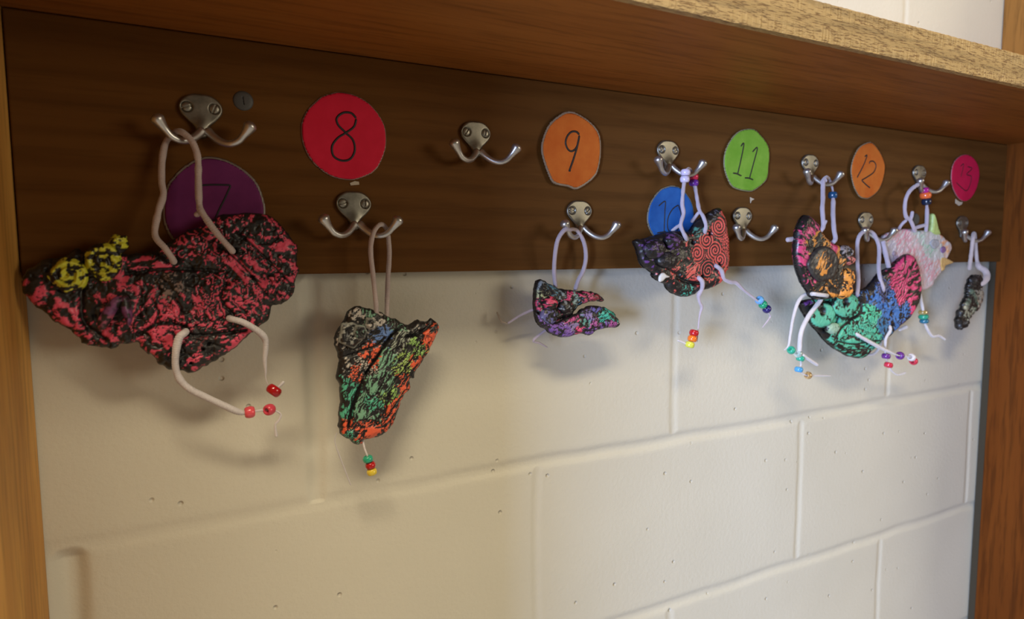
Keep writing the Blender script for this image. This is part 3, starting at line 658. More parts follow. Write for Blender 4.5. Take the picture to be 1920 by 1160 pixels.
# B: triangular head
zB = Zm(580, 540, 3.054); YB = -0.032
Bq = creature('clay_creature', 715, 680, YB, 'triangular black clay head with green streaks and an orange right edge')
outB = zB([(140, 320), (150, 250), (190, 190), (220, 130), (280, 98), (330, 115), (400, 130), (450, 160), (500, 180), (530, 200), (570, 205), (620, 180), (665, 190), (700, 175), (735, 210), (733, 240), (710, 300), (680, 360), (640, 420), (605, 480), (600, 512), (575, 520), (575, 570), (540, 610), (520, 650), (500, 710), (470, 780), (430, 830), (380, 850), (310, 865), (300, 885), (270, 895), (230, 870), (190, 850), (165, 800), (165, 740), (175, 650), (170, 560), (150, 510), (165, 440), (160, 390), (150, 350)])
G2 = (0.20, 0.42, 0.28)
sB = [(250, 150, WHT, .62, 'blotch', 2.2, 0), (160, 280, WHT, .45, 'blotch', 2.2, 0), (240, 260, (0.2, 0.2, 0.18), .2, 'blotch', 2, 0), (370, 190, WHT, .42, 'blotch', 1.6, 0), (330, 140, G2, .5, 'streak', 1.4, 60), (410, 250, (0.12, 0.22, 0.5), .6, 'blotch', 2, 0), (480, 190, G2, .45, 'streak', 1.2, 30),
      (600, 210, WHT, .12, 'blotch', 2, 0), (340, 390, ORG, .62, 'blotch', 2.0, 0), (265, 470, ORG, .62, 'scale', 3, 20), (300, 440, WHT, .5, 'scale', 2.8, 20), (210, 430, WHT, .12, 'blotch', 3, 0), (210, 560, GRN, .52, 'streak', 1.4, 70), (190, 700, GRN, .50, 'streak', 1.4, 75),
      (350, 560, G2, .52, 'streak', 1.5, 62), (430, 400, G2, .52, 'streak', 1.4, 55), (500, 290, (0.36, 0.40, 0.33), .42, 'streak', 1.3, 50), (300, 680, G2, .5, 'streak', 1.5, 68), (350, 650, GRN, .42, 'maze', 1.6, 60), (420, 560, G2, .30, 'streak', 1.5, 62), (375, 720, G2, .14, 'blotch', 2, 0),
      (530, 430, (0.42, 0.6, 0.16), .52, 'streak', 1.1, 52), (600, 340, (0.35, 0.6, 0.16), .55, 'streak', 1.0, 55), (450, 600, (0.35, 0.6, 0.16), .40, 'streak', 1.0, 66), (600, 420, ORG, .66, 'streak', 1.5, 55), (670, 290, ORG, .78, 'blotch', 1.6, 0), (540, 530, ORG, .58, 'streak', 1.4, 55), (710, 220, ORG, .55, 'blotch', 2, 0),
      (490, 660, ORG, .66, 'streak', 2.2, 40), (440, 740, ORG, .62, 'streak', 2.0, 40), (350, 805, ORG, .75, 'streak', 2.6, 15), (270, 820, ORG, .60, 'blotch', 1.6, 0), (180, 790, ORG, .7, 'blotch', 2.4, 0), (220, 845, GRN, .5, 'scale', 2, 0), (520, 740, WHT, .05, 'blotch', 2, 0), (420, 835, ORG, .45, 'blotch', 2, 0), (590, 500, WHT, .05, 'blotch', 2, 0)]
sB = [(a, b, c, cv * 0.90, pt, sc_ * (0.72 if pt == 'streak' else 0.85), an) for a, b, c, cv, pt, sc_, an in sB]
sB = [z + tuple(s[2:]) for z, s in zip(zB([(s[0], s[1]) for s in sB]), sB)]
gB = [(zB([(520, 215), (440, 290), (380, 390), (330, 460), (270, 580), (235, 680), (215, 790)]), 1.5, 4.0), (zB([(545, 270), (600, 262), (660, 225), (700, 185)]), 1.8, 4.0), (zB([(160, 395), (230, 375), (300, 350), (380, 320), (420, 280)]), 1.1, 2.0), (zB([(640, 280), (560, 420), (480, 520), (440, 620), (420, 720)]), 0.7, 1.6), (zB([(575, 580), (500, 630), (440, 720)]), 0.8, 1.6)]
relief('clay_body', world_outline(outB, YB), YB, 0.014, 0.0006, clayfn(sB, YB, amp=1.7, fs=11, ang=62, aniso=2.6, seed=12, grooves=gB, fine=0.45, warp=2.0), CLAY, Bq, edge=0.007, jag=0.0008, seed=3)
for x, y, rx, c, cv, lb in ((235, 265, 72, (0.3, 0.3, 0.27), 0.22, 'dark clay eye socket'), (285, 250, 42, (0.10, 0.22, 0.17), 0.25, 'dark clay eye'), (345, 200, 34, WHT, 0.35, None)):
    q = zB([(x, y)])[0]
    relief('eye', ell(q[0], q[1], rx / 3.054, rx * 1.1 / 3.054, YB - 0.0075, irr=0.12, seed=int(x)), YB - 0.0075 - (0.002 if rx < 60 else 0), 0.006, 0.0005, rosette(q[0], q[1], YB, c, cv, 1.1, int(x), 1.8, rim=(0.35, 0.36, 0.32)), CLAY, Bq, edge=0.004, label=lb)
cord(Bq, [(706, 600, 32), (705, 570, 38), (700, 520, 41), (695, 470, 42), (699, 440, 41), (708, 424, 38, 2.4), (718, 421, 33, 2.4), (726, 432, 30, 2.4), (729, 455, 30), (730, 480, 30), (727, 530, 30), (725, 605, 30)], 2.6, CORD_TAN, name='hanging_cord', seed=6, wob=0.06)
cord(Bq, [(680, 822, 34), (682, 835, 36), (687, 850, 38), (691, 860, 39, .7), (694, 875, 40, .6), (697, 890, 41, .6)], 1.2, CORD_WHT, rib=0, name='leg_cord', seg=7)
cord(Bq, [(632, 810, 28, .5), (628, 828, 28, .6), (639, 861, 27, .8), (658, 910, 25, .7)], 0.8, CORD_WHT, rib=0, name='leg_cord', seg=7)
for x, y, c, lb in ((335, 978, (0.03, 0.40, 0.24), 'green bead'), (350, 1014, (0.50, 0.012, 0.014), 'red bead'), (358, 1051, (0.82, 0.62, 0.06), 'yellow bead')):
    q = zB([(x, y)])[0]; bead(Bq, q[0], q[1], 40, c, (0.2, -0.1, -1), 4.4, 5.6, label=lb)

# C: open mouthed
zC = Zm(900, 420, 4.64); YC = -0.030
Cq = creature('clay_creature', 1078, 580, YC, 'small clay creature with open mouth and purple jaw below the orange 9 disc')
outC1 = zC([(465, 600), (470, 540), (490, 490), (540, 480), (580, 510), (640, 540), (720, 565), (800, 575), (900, 580), (960, 585), (1040, 620), (1070, 655), (1055, 672), (1000, 668), (900, 690), (840, 720), (780, 800), (700, 830), (640, 860), (560, 880), (500, 850), (470, 790), (465, 700)])
outC2 = zC([(470, 760), (520, 800), (600, 850), (680, 850), (740, 810), (830, 780), (880, 740), (960, 710), (1060, 718), (1150, 760), (1172, 800), (1210, 850), (1180, 900), (1100, 905), (1000, 930), (940, 965), (860, 950), (760, 980), (680, 980), (600, 950), (560, 910), (500, 870)])
sC = [(500, 520, (0.3, 0.36, 0.4), .45, 'blotch', 1.8, 0), (600, 560, (0.10, 0.25, 0.33), .55, 'streak', 1.6, -20), (520, 590, (0.5, 0.55, 0.3), .5, 'blotch', 1.4, 0), (510, 690, HOT, .62, 'blotch', 1.8, 0), (540, 720, (0.5, 0.6, 0.3), .5, 'blotch', 1.4, 0), (700, 600, (0.25, 0.32, 0.33), .5, 'blotch', 1.8, 0), (860, 600, HOT, .62, 'streak', 1.6, -15), (740, 640, HOT, .5, 'blotch', 1.6, 0),
      (800, 650, (0.3, 0.4, 0.36), .6, 'blotch', 2, 0), (900, 650, (0.7, 0.12, 0.2), .6, 'streak', 1.6, 0), (1000, 620, (0.35, 0.05, 0.06), .5, 'streak', 1.6, 0), (850, 700, (0.06, 0.2, 0.33), .6, 'streak', 1.8, 15), (600, 700, BLU, .05, 'blotch', 2, 0), (740, 760, HOT, .1, 'blotch', 2, 0), (480, 800, PUR, .3, 'blotch', 2, 0)]
sC = [z + tuple(s[2:]) for z, s in zip(zC([(s[0], s[1]) for s in sC]), sC)]
relief('upper_jaw', world_outline(outC1, YC), YC, 0.013, 0.0006, clayfn(sC, YC, amp=1.3, fs=9, ang=-15, aniso=2, seed=22, fine=0.4, warp=2), CLAY, Cq, edge=0.006, jag=0.0008, seed=4)
P2 = (0.22, 0.10, 0.38)
sC2 = [(560, 860, P2, .65, 'blotch', 2, 0), (680, 920, P2, .75, 'blotch', 2, 0), (760, 860, (0.28, 0.20, 0.36), .6, 'streak', 1.6, 20), (740, 820, (0.5, 0.08, 0.22), .6, 'streak', 1.4, 20), (820, 880, HOT, .5, 'streak', 1.5, 0), (860, 845, (0.12, 0.33, 0.27), .5, 'blotch', 2, 0), (900, 800, (0.25, 0.18, 0.42), .6, 'blotch', 1.8, 0), (860, 940, P2, .6, 'blotch', 2, 0), (940, 860, (0.5, 0.12, 0.35), .6, 'blotch', 1.6, 0),
       (950, 740, (0.14, 0.12, 0.4), .5, 'blotch', 1.8, 0), (1010, 790, (0.05, 0.46, 0.34), .85, 'blotch', 2.2, 0), (1060, 745, (0.05, 0.46, 0.34), .5, 'blotch', 1.8, 0), (1120, 800, (0.05, 0.36, 0.28), .45, 'blotch', 1.8, 0), (1180, 850, WHT, .45, 'blotch', 1.6, 0), (1100, 870, (0.55, 0.12, 0.4), .55, 'maze', 1.6, 0), (1000, 900, P2, .4, 'blotch', 2, 0), (940, 940, P2, .6, 'blotch', 1.8, 0)]
sC2 = [z + tuple(s[2:]) for z, s in zip(zC([(s[0], s[1]) for s in sC2]), sC2)]
relief('lower_jaw', world_outline(outC2, YC - 0.006), YC - 0.006, 0.013, 0.0006, clayfn(sC2, YC, amp=1.2, fs=9, ang=20, aniso=1.6, seed=25, fine=0.4, warp=2, valley=0.1), CLAY, Cq, edge=0.006, jag=0.0008, seed=6)
for x, y, rr, c, cv in ((612, 692, 60, (0.7, 0.07, 0.14), .40), (740, 718, 56, (0.25, 0.27, 0.27), .32), (590, 805, 76, (0.13, 0.12, 0.27), .62)):
    q = zC([(x, y)])[0]
    relief('clay_pellet', ell(q[0], q[1], rr / 4.64, rr * 1.08 / 4.64, YC - 0.008, irr=0.06, seed=int(x)), YC - 0.008, 0.010, 0.0005, rosette(q[0] - 2, q[1], YC, c, cv, 1.0, int(x), 0.8), CLAY, Cq, edge=0.006)
cord(Cq, zC([(662, 560, 28), (655, 520, 30), (645, 400, 34), (655, 250, 38), (680, 130, 42), (735, 52, 43), (785, 48, 40, 2.3), (815, 45, 34, 2.3), (850, 66, 31), (902, 150, 30), (922, 280, 29), (900, 400, 28), (855, 490, 27), (825, 580, 26)]), 2.7, CORD_LIL, name='hanging_cord', seed=7, wob=0.05)
cord(Cq, zC([(480, 745, 26), (440, 752, 24), (340, 800, 20, 1.6), (240, 865, 17, 1.3)]), 1.8, CORD_LIL, rib=0, name='leg_cord', seed=8)
cord(Cq, zC([(585, 915, 28), (540, 945, 27), (465, 1012, 24, 1.7), (520, 1035, 22, 1.4), (590, 1075, 20, .8)]), 1.8, CORD_LIL, rib=0, name='leg_cord', seed=9)
cord(Cq, zC([(240, 865, 17, 1.2), (190, 850, 15, 1.3), (165, 800, 12, 1.3), (145, 762, 10, 1.0)]), 1.2, fuzz_material('cord_brown', (0.42, 0.34, 0.26)), rib=0, name='cord_end', seed=9)

# D: spiral stamped
zD = Zm(1170, 400, 5.8); YD = -0.040
Dq = creature('clay_creature', 1290, 480, YD, 'black clay creature stamped with red spirals, covering the blue 10 disc')
outD = zD([(100, 300), (130, 280), (200, 275), (240, 260), (330, 240), (430, 205), (560, 190), (640, 195), (700, 190), (770, 100), (850, 35), (930, -20), (1015, -64), (1060, 0), (1090, 80), (1105, 200), (1120, 300), (1125, 450), (1110, 600), (1080, 650), (1050, 740), (960, 800), (870, 830), (800, 840), (750, 880), (660, 908), (560, 890), (470, 830), (440, 770), (370, 740), (300, 680), (290, 640), (180, 560), (150, 450), (120, 370)])
sD = [(980, 140, RED, .62, 'swirl', 3.6, 0), (850, 290, RED, .58, 'swirl', 3.6, 0), (745, 430, RED, .62, 'swirl', 3.6, 0), (990, 500, RED, .64, 'swirl', 3.6, 0), (1090, 330, RED, .60, 'scale', 3.0, 20), (1020, 650, RED, .75, 'blotch', 2, 0), (940, 400, RED, .55, 'swirl', 3.6, 0),
      (680, 600, RED, .60, 'streak', 1.6, 40), (860, 620, RED, .22, 'swirl', 3.6, 0), (930, 670, RED, .25, 'blotch', 2, 0), (640, 330, RED, .02, 'blotch', 2, 0), (780, 150, (0.08, 0.25, 0.2), .2, 'streak', 2, 30), (900, 30, (0.1, 0.1, 0.12), .25, 'blotch', 2, 0), (560, 400, PUR, .12, 'blotch', 2, 0), (500, 590, RED, .45, 'blotch', 1.4, 0),
      (560, 650, RED, .03, 'blotch', 2, 0), (750, 740, RED, .40, 'streak', 1.5, 0), (640, 830, (0.06, 0.45, 0.33), .50, 'blotch', 1.7, 0), (540, 800, RED, .03, 'blotch', 2, 0), (740, 840, RED, .02, 'blotch', 2, 0), (250, 450, PUR, .05, 'blotch', 2, 0), (160, 320, PUR, .06, 'blotch', 2, 0), (400, 650, RED, .03, 'blotch', 2, 0), (900, 780, RED, .12, 'blotch', 2, 0), (650, 480, RED, .12, 'blotch', 2, 0)]
sD = [z + tuple(s[2:]) for z, s in zip(zD([(s[0], s[1]) for s in sD]), sD)]
gD = [(zD([(540, 690), (660, 740), (800, 760)]), 2.2, 4.0), (zD([(380, 520), (480, 620), (560, 660)]), 1.5, 2.5)]
hD = [z + (s,) for z, s in zip(zD([(705, 312), (890, 220), (805, 688), (992, 562)]), (2.2, 2.2, 2.2, 2.2))]
relief('clay_body', world_outline(outD, YD), YD, 0.014, 0.00055, clayfn(sD, YD, amp=0.9, fs=12, seed=32, grooves=gD, holes=hD, fine=0.5, warp=1.2, valley=-0.6, tint=0.06), CLAY, Dq, edge=0.008, jag=0.0006, seed=8)
for x, y, rx, ry, c, cv, nm in ((330, 388, 112, 112, (0.10, 0.05, 0.14), .30, 'clay_cup'), (540, 300, 92, 92, (0.13, 0.05, 0.16), .36, 'clay_cup'), (470, 510, 110, 90, (0.06, 0.05, 0.05), .25, 'clay_pellet')):
    q = zD([(x, y)])[0]
    relief(nm, ell(q[0], q[1], rx / 5.8, ry / 5.8, YD - 0.009, irr=0.05, seed=int(x)), YD - 0.009, 0.010, 0.0005, rosette(q[0] + 4, q[1] - 4, YD, c, cv, 0.9, int(x), 1.4), CLAY, Dq, edge=0.008, label='purple tinged clay cup' if nm == 'clay_cup' else None)
P = world_outline(zD([(380, 745), (378, 690), (395, 655), (430, 643), (460, 665), (497, 690), (450, 705), (420, 735)]), YD - 0.011)
relief('clay_tooth', P, YD - 0.011, 0.004, 0.0005, lambda u, v, d: (0 * u, np.tile((0.8, 0.76, 0.7), (len(u), 1))), CLAY, Dq, edge=0.0025, label='white clay tooth')
c1 = Zm(1180, 230, 4.833)
cord(Dq, c1([(525, 1070, 42), (510, 1035, 50), (470, 950, 50), (470, 900, 50), (492, 820, 49), (480, 740, 47), (485, 650, 46), (495, 560, 44), (505, 500, 42, 1.6), (512, 440, 40, 1.6), (530, 415, 37, 1.6), (555, 420, 33, 1.6), (570, 450, 30, 1.6), (585, 510, 30, 1.6), (598, 590, 31), (615, 690, 34), (635, 790, 40), (670, 850, 46), (695, 930, 50), (685, 985, 48), (690, 1010, 42)]), 2.6, CORD_LIL, name='hanging_cord', seed=10, wob=0.16)
cord(Dq, c1([(470, 925, 48), (430, 945, 42), (380, 985, 36)]), 2.3, CORD_LIL, name='cord_branch', seed=11)
cord(Dq, c1([(635, 805, 41), (600, 850, 38), (560, 905, 36)]), 2.3, CORD_LIL, name='cord_branch', seed=12)
cord(Dq, zD([(800, 690, 42), (820, 705, 50), (852, 745, 51), (848, 820, 48), (812, 890, 45), (822, 960, 44, 2.2), (845, 1020, 43, 2.2), (825, 1100, 42, 1.3), (812, 1200, 42, 1.0), (795, 1400, 41, .8)]), 2.9, CORD_LIL, name='leg_cord', seed=13, wob=0.14)
cord(Dq, zD([(985, 565, 42), (1010, 575, 50), (1060, 620, 50), (1090, 710, 48), (1160, 745, 47), (1220, 755, 46, 2.7), (1300, 830, 45, 2.0), (1400, 910, 44, 1.6), (1500, 990, 43, 1.0), (1570, 1080, 42, 1.0), (1590, 1120, 41, 1.3), (1560, 1170, 41, 1.2), (1505, 1240, 40, .7)]), 2.8, CORD_LIL, name='leg_cord', seed=14, wob=0.14)
z8b = Zm(1170, 230, 2.577)
cord(Dq, z8b([(318, 1080, 41, .8), (290, 1062, 40, 1.3), (258, 1050, 38, 1.5)]), 1.2, CORD_WHT, name='cord_end', seed=15, wob=0.2)
WB = (0.70, 0.62, 0.80)
for x, y, c, ax, yy, lb in ((510, 450, WB, (0, 0, 1), 42, 'white bead'), (503, 512, WB, (0, 0, 1), 42, 'white bead'), (583, 490, (0.72, 0.02, 0.08), (0.1, 0, 1), 31, 'red bead'), (585, 545, (0.16, 0.03, 0.36), (0.1, 0, 1), 31, 'purple bead')):
    q = c1([(x, y)])[0]; bead(Dq, q[0], q[1], yy, c, ax, 5.2, 6.8, label=lb)
for x, y, c, ax, lb in ((338, 1015, (0.50, 0.012, 0.02), (-.3, 0, -1), 'red bead'), (330, 1043, (0.85, 0.20, 0.02), (-.3, 0, -1), 'orange bead'), (318, 1072, (0.72, 0.72, 0.08), (-.3, 0, -1), 'yellow green bead'), (655, 857, (0.16, 0.42, 0.75), (1, 0, -.8), 'light blue bead'), (671, 878, (0.01, 0.33, 0.16), (1, 0, -.8), 'green bead'), (690, 900, (0.02, 0.015, 0.14), (1, 0, -.8), 'navy bead')):
    q = z8b([(x, y)])[0]; bead(Dq, q[0], q[1], 42, c, ax, 5.2, 6.6, label=lb)

# F: green, blue and pink crescent (behind E)
zE = Zm(1460, 380, 3.411); YF = -0.038
Fq = creature('clay_creature', 1615, 590, YF, 'clay crescent creature painted green, blue and pink with two round green eyes')
outF = zE([(130, 650), (160, 620), (230, 610), (300, 590), (400, 570), (500, 560), (560, 540), (600, 500), (650, 440), (720, 400), (770, 350), (815, 328), (855, 350), (880, 420), (895, 520), (885, 620), (850, 690), (820, 740), (740, 810), (700, 850), (640, 890), (590, 940), (530, 990), (450, 985), (380, 950), (310, 900), (250, 830), (200, 770), (160, 710)])
sF = [(150, 650, PUR, .2, 'blotch', 3, 0), (230, 650, MINT, .55, 'blotch', 3, 0), (300, 720, MINT, .75, 'maze', 3, 0), (400, 690, MINT, .7, 'blotch', 3, 0), (370, 740, MINT, .75, 'blotch', 3, 0), (270, 840, MINT, .55, 'blotch', 3, 0), (450, 800, MINT, .72, 'maze', 3.2, 0), (560, 690, (0.10, 0.60, 0.36), .80, 'maze', 3.0, 0), (540, 800, MINT, .72, 'maze', 3.0, 0), (430, 900, MINT, .62, 'streak', 3.4, -10), (520, 960, MINT, .6, 'streak', 3.0, 10),
      (600, 860, MINT, .55, 'maze', 3.0, 0), (580, 620, BLU, .78, 'blotch', 3, 0), (640, 560, (0.08, 0.10, 0.25), .5, 'maze', 3, 0), (690, 620, BLU, .75, 'maze', 3.4, 0), (690, 720, BLU, .75, 'blotch', 2.4, 0), (780, 700, BLU, .60, 'maze', 3.0, 0), (640, 800, (0.05, 0.2, 0.4), .55, 'blotch', 2, 0), (540, 570, BLU, .35, 'blotch', 3, 0),
      (720, 480, HOT, .66, 'stripe', 4.6, 20), (780, 400, HOT, .72, 'streak', 3.4, 55), (860, 480, HOT, .72, 'streak', 3.0, 20), (740, 570, HOT, .66, 'stripe', 4.6, 60), (830, 580, HOT, .72, 'streak', 3.2, 20), (840, 660, HOT, .62, 'streak', 3.0, 50), (700, 430, HOT, .72, 'streak', 3, 10), (800, 760, (0.1, 0.08, 0.25), .5, 'blotch', 2, 0)]
sF = [(a, b, c, cv - (0.26 if c == HOT and pt == 'streak' else 0.06), pt, sc_, an) for a, b, c, cv, pt, sc_, an in sF]
sF = [z + tuple(s[2:]) for z, s in zip(zE([(s[0], s[1]) for s in sF]), sF)]
gF = [(zE([(330, 870), (370, 800), (430, 750), (500, 700), (500, 640)]), 2.4, 3.0), (zE([(240, 830), (300, 800), (340, 770), (360, 720)]), 2.2, 2.5), (zE([(340, 880), (450, 900), (560, 880), (640, 880)]), 1.2, 1.6), (zE([(380, 940), (470, 935), (560, 930)]), 1.1, 1.4)]
for ex, ey, er in ((272, 718, 88), (415, 655, 85)):
    gF.append((zE([(ex + er * math.cos(t * 0.7), ey + er * math.sin(t * 0.7)) for t in range(10)]), 1.6, 2.5))
hF = [z + (s,) for z, s in zip(zE([(668, 575), (500, 590), (492, 838), (700, 788)]), (2.4, 2.2, 2.2, 2.4))]
relief('clay_body', world_outline(outF, YF), YF, 0.014, 0.0007, clayfn(sF, YF, amp=1.1, fs=13, seed=42, grooves=gF, holes=hF, fine=0.55, warp=2.5, valley=-0.35), CLAY, Fq, edge=0.008, jag=0.0007, seed=18)
for x, y, rr in ((272, 718, 80), (415, 655, 77)):
    q = zE([(x, y)])[0]; qh = zE([(x - 18, y - 26)])[0]
    sd = [(q[0], q[1], (0.12, 0.56, 0.38), .86, 'blotch', 4.5, 0)]
    relief('eye', ell(q[0], q[1], rr / 3.411, rr / 3.411, YF - 0.0115, irr=0.03, seed=int(x)), YF - 0.0115, 0.008, 0.0006, clayfn(sd, YF - 0.008, amp=0.3, fs=22, seed=int(x), holes=[(qh[0], qh[1], 5.2)], fine=0.15, valley=-3), CLAY, Fq, edge=0.005, label='round green clay eye with a black pupil hole')
q = zE([(345, 802)])[0]
relief('clay_pellet', ell(q[0], q[1], 12, 11, YF - 0.010, irr=0.1, seed=4), YF - 0.010, 0.008, 0.0006, rosette(q[0], q[1], YF, (0.36, 0.56, 0.42), .85, 0.8, 4, 0.5), CLAY, Fq, edge=0.005, label='pale green clay pellet')
cord(Fq, zE([(490, 610, 36), (503, 580, 44), (510, 500, 43), (505, 400, 42), (502, 300, 42), (508, 235, 42), (530, 195, 41), (560, 182, 38, 2.2), (585, 180, 32, 2.2), (612, 205, 31), (640, 270, 32), (643, 340, 36), (640, 420, 40), (650, 490, 44), (668, 545, 46), (664, 575, 40)]), 3.1, CORD_LIL, name='hanging_cord', seed=20, wob=0.05)
cord(Fq, zE([(480, 830, 36), (500, 842, 46), (580, 888, 49), (660, 930, 48), (740, 966, 46, 1.6), (775, 978, 45, 1.0), (815, 982, 44, 1.6), (850, 985, 43, 1.6)]), 3.0, CORD_WHT, name='leg_cord', seed=21)
cord(Fq, zE([(695, 780, 38), (712, 795, 46), (712, 820, 46), (688, 860, 45), (682, 900, 44, 2.2), (684, 980, 42, 1.0), (700, 1030, 41, 1.0), (722, 1072, 40, 1.4), (760, 1098, 38, 1.6), (812, 1085, 37, 1.8)]), 2.8, CORD_WHT, name='leg_cord', seed=22)
cord(Fq, zE([(665, 865, 26), (645, 925, 25), (610, 965, 25), (560, 970, 24)]), 2.2, CORD_WHT, name='cord_end', seed=23)
cord(Fq, zE([(770, 815, 28), (810, 795, 28, 3.2), (822, 795, 28, 3.0)]), 2.4, CORD_WHT, name='cord_end', seed=24)
for x, y, c, ax, lb in ((687, 980, (0.15, 0.03, 0.25), (0.1, 0, 1), 'purple bead'), (702, 1037, (0.62, 0.03, 0.07), (0.3, 0, 1), 'red bead'), (776, 977, (0.15, 0.03, 0.27), (1, 0, -.1), 'purple bead'), (850, 988, (0.75, 0.7, 0.7), (1, 0, -.2), 'white bead'), (862, 1012, (0.62, 0.03, 0.07), (1, 0, 0.3), 'red bead')):
    q = zE([(x, y)])[0]; bead(Fq, q[0], q[1], 43 if lb != 'red bead' or x < 800 else 40, c, ax, 5.6, 7.0, label=lb)

# E: orange and pink crescent
YE = -0.056
Eq = creature('clay_creature', 1540, 480, YE, 'dark clay crescent with pink stripes and orange patches, left of the 12 disc')
outE = zE([(165, 75), (200, 95), (240, 140), (262, 190), (300, 230), (340, 262), (400, 275), (425, 320), (420, 380), (400, 430), (400, 500), (400, 590), (360, 600), (345, 615), (260, 620), (210, 610), (180, 570), (140, 500), (110, 410), (98, 330), (100, 240), (115, 160), (140, 100)])
sE = [(200, 150, HOT, .70, 'streak', 2.6, -38), (150, 200, HOT, .62, 'streak', 2.4, -30), (220, 230, AMB, .62, 'streak', 3.0, 30), (280, 230, AMB, .60, 'maze', 3, 0), (130, 290, HOT, .64, 'streak', 2.6, -22), (160, 270, AMB, .5, 'streak', 2.6, -30), (130, 370, HOT, .62, 'streak', 2.4, -25), (175, 470, HOT, .66, 'streak', 3.0, -60), (200, 400, HOT, .08, 'blotch', 2, 0), (330, 290, HOT, .65, 'blotch', 3, 0),
      (350, 310, AMB, .65, 'streak', 2.4, 80), (110, 430, HOT, .02, 'blotch', 2, 0), (230, 540, AMB, .15, 'blotch', 2, 0), (300, 560, AMB, .66, 'streak', 2.8, -30), (340, 480, AMB, .05, 'blotch', 2, 0), (150, 110, HOT, .05, 'blotch', 2, 0), (380, 350, AMB, .5, 'streak', 2.4, 40), (270, 600, (.2, .16, .14), .3, 'blotch', 2, 0)]
sE = [(a, b, c, cv - (0.20 if pt == 'streak' else 0.04), pt, sc_, an) for a, b, c, cv, pt, sc_, an in sE]
sE = [z + tuple(s[2:]) for z, s in zip(zE([(s[0], s[1]) for s in sE]), sE)]
relief('clay_body', world_outline(outE, YE), YE, 0.013, 0.0007, clayfn(sE, YE, amp=1.0, fs=12, seed=52, fine=0.6, warp=2, valley=-0.4), CLAY, Eq, edge=0.007, jag=0.0007, seed=28)
q = zE([(280, 390)])[0]
def eyefn(c0, rr, seed):
    c0 = at(c0[0], c0[1], YE - 0.012)[[0, 2]] * 1000
    def fn(u, v, d):
        r0 = np.hypot(u - c0[0], v - c0[1]); p = pat('streak', u, v, 2.0, 60, seed); k = (np.clip((p - 0.48) * 16, 0, 1) * np.clip((rr - r0 + (fbm(u / 3, v / 3, 2, seed) - .5) * 6) / 1.0, 0, 1))[:, None]
        n = fbm(u / 4, v / 4, 3, seed + 4)
        return 1.2 * np.exp(-(r0 / rr) ** 4) + 0.5 * p * k[:, 0] + 0.8 * (n - .5), (BLK + np.array((0.05, 0.045, 0.04)) * n[:, None]) * (1 - k) + np.array(AMB) * k
    return fn
relief('eye', ell(q[0], q[1], 28, 33, YE - 0.0075, irr=0.05, seed=3), YE - 0.0075, 0.007, 0.0006, eyefn(zE([(292, 385)])[0], 14.0, 5), CLAY, Eq, edge=0.004, label='dark clay eye with an orange textured centre')
for x, y, rx, ry, a, c, cv in ((415, 315, 52, 46, 0, (0.35, 0.3, 0.3), .45), (440, 360, 36, 40, 0, (0.65, 0.2, 0.16), .5), (440, 480, 34, 62, 25, AMB, .66), (420, 555, 46, 62, 35, AMB, .6)):
    q = zE([(x, y)])[0]
    relief('clay_pellet' if y < 400 else 'lip', ell(q[0], q[1], rx / 3.411, ry / 3.411, YE - 0.003, ang=a, irr=0.07, seed=int(y)), YE - 0.003, 0.012, 0.0006, rosette(q[0], q[1], YE, c, cv, 1.2, int(x), 1.4), CLAY, Eq, edge=0.007, label='orange smeared clay lip' if y > 400 else None)
zE2 = Zm(1460, 260, 5.273)
cord(Eq, zE2([(395, 925, 52), (420, 905, 60), (442, 860, 60), (438, 780, 58), (432, 690, 55), (438, 600, 50), (438, 480, 44), (445, 410, 40), (475, 378, 36, 2.3), (498, 400, 31, 2.3), (515, 440, 30, 2.0), (535, 510, 32, 1.4), (533, 560, 36, 1.4), (540, 620, 40), (538, 750, 48), (548, 900, 55), (562, 980, 58), (548, 1015, 58), (515, 1035, 52)]), 3.2, CORD_LIL, name='hanging_cord', seed=30, wob=0.06)
cord(Eq, zE2([(445, 850, 60), (475, 805, 61, 1.6)]), 3.0, CORD_LIL, name='cord_knot', wob=0.1)
cord(Eq, zE2([(470, 430, 42), (455, 400, 40), (430, 420, 37), (420, 450, 37)]), 2.4, CORD_LIL, name='cord_knot', wob=0.1)
cord(Eq, zE([(125, 228, 52), (85, 233, 52), (50, 237, 52)]), 3.4, CORD_LIL, name='cord_end', seed=31, wob=0.05)
cord(Eq, zE([(210, 583, 60), (225, 582, 66), (260, 587, 67), (295, 591, 66), (312, 592, 60)]), 2.9, CORD_WHT, name='cord_stitch', seed=32, wob=0.04)
cord(Eq, zE([(200, 582, 50), (160, 592, 50), (122, 640, 50), (92, 740, 49, 2.2), (75, 840, 48, 2.0), (62, 915, 47, 1.6), (35, 942, 46, .9)]), 2.6, CORD_WHT, name='leg_cord', seed=33, wob=0.04)
cord(Eq, zE([(272, 610, 54), (262, 632, 55), (195, 720, 54), (145, 825, 53), (133, 940, 52), (130, 965, 52, 1.2), (140, 1000, 51, 1.2), (142, 1040, 51, 1.5), (128, 1065, 51, 1.0), (160, 1095, 50, 1.2), (187, 1103, 50, 1.0), (250, 1104, 49, 1.6), (335, 1106, 48, .8)]), 3.3, CORD_WHT, name='leg_cord', seed=34, wob=0.04)
cord(Eq, zE([(150, 970, 53), (200, 1005, 52), (250, 1037, 51)]), 2.6, CORD_WHT, name='cord_end', seed=35, wob=0.04)
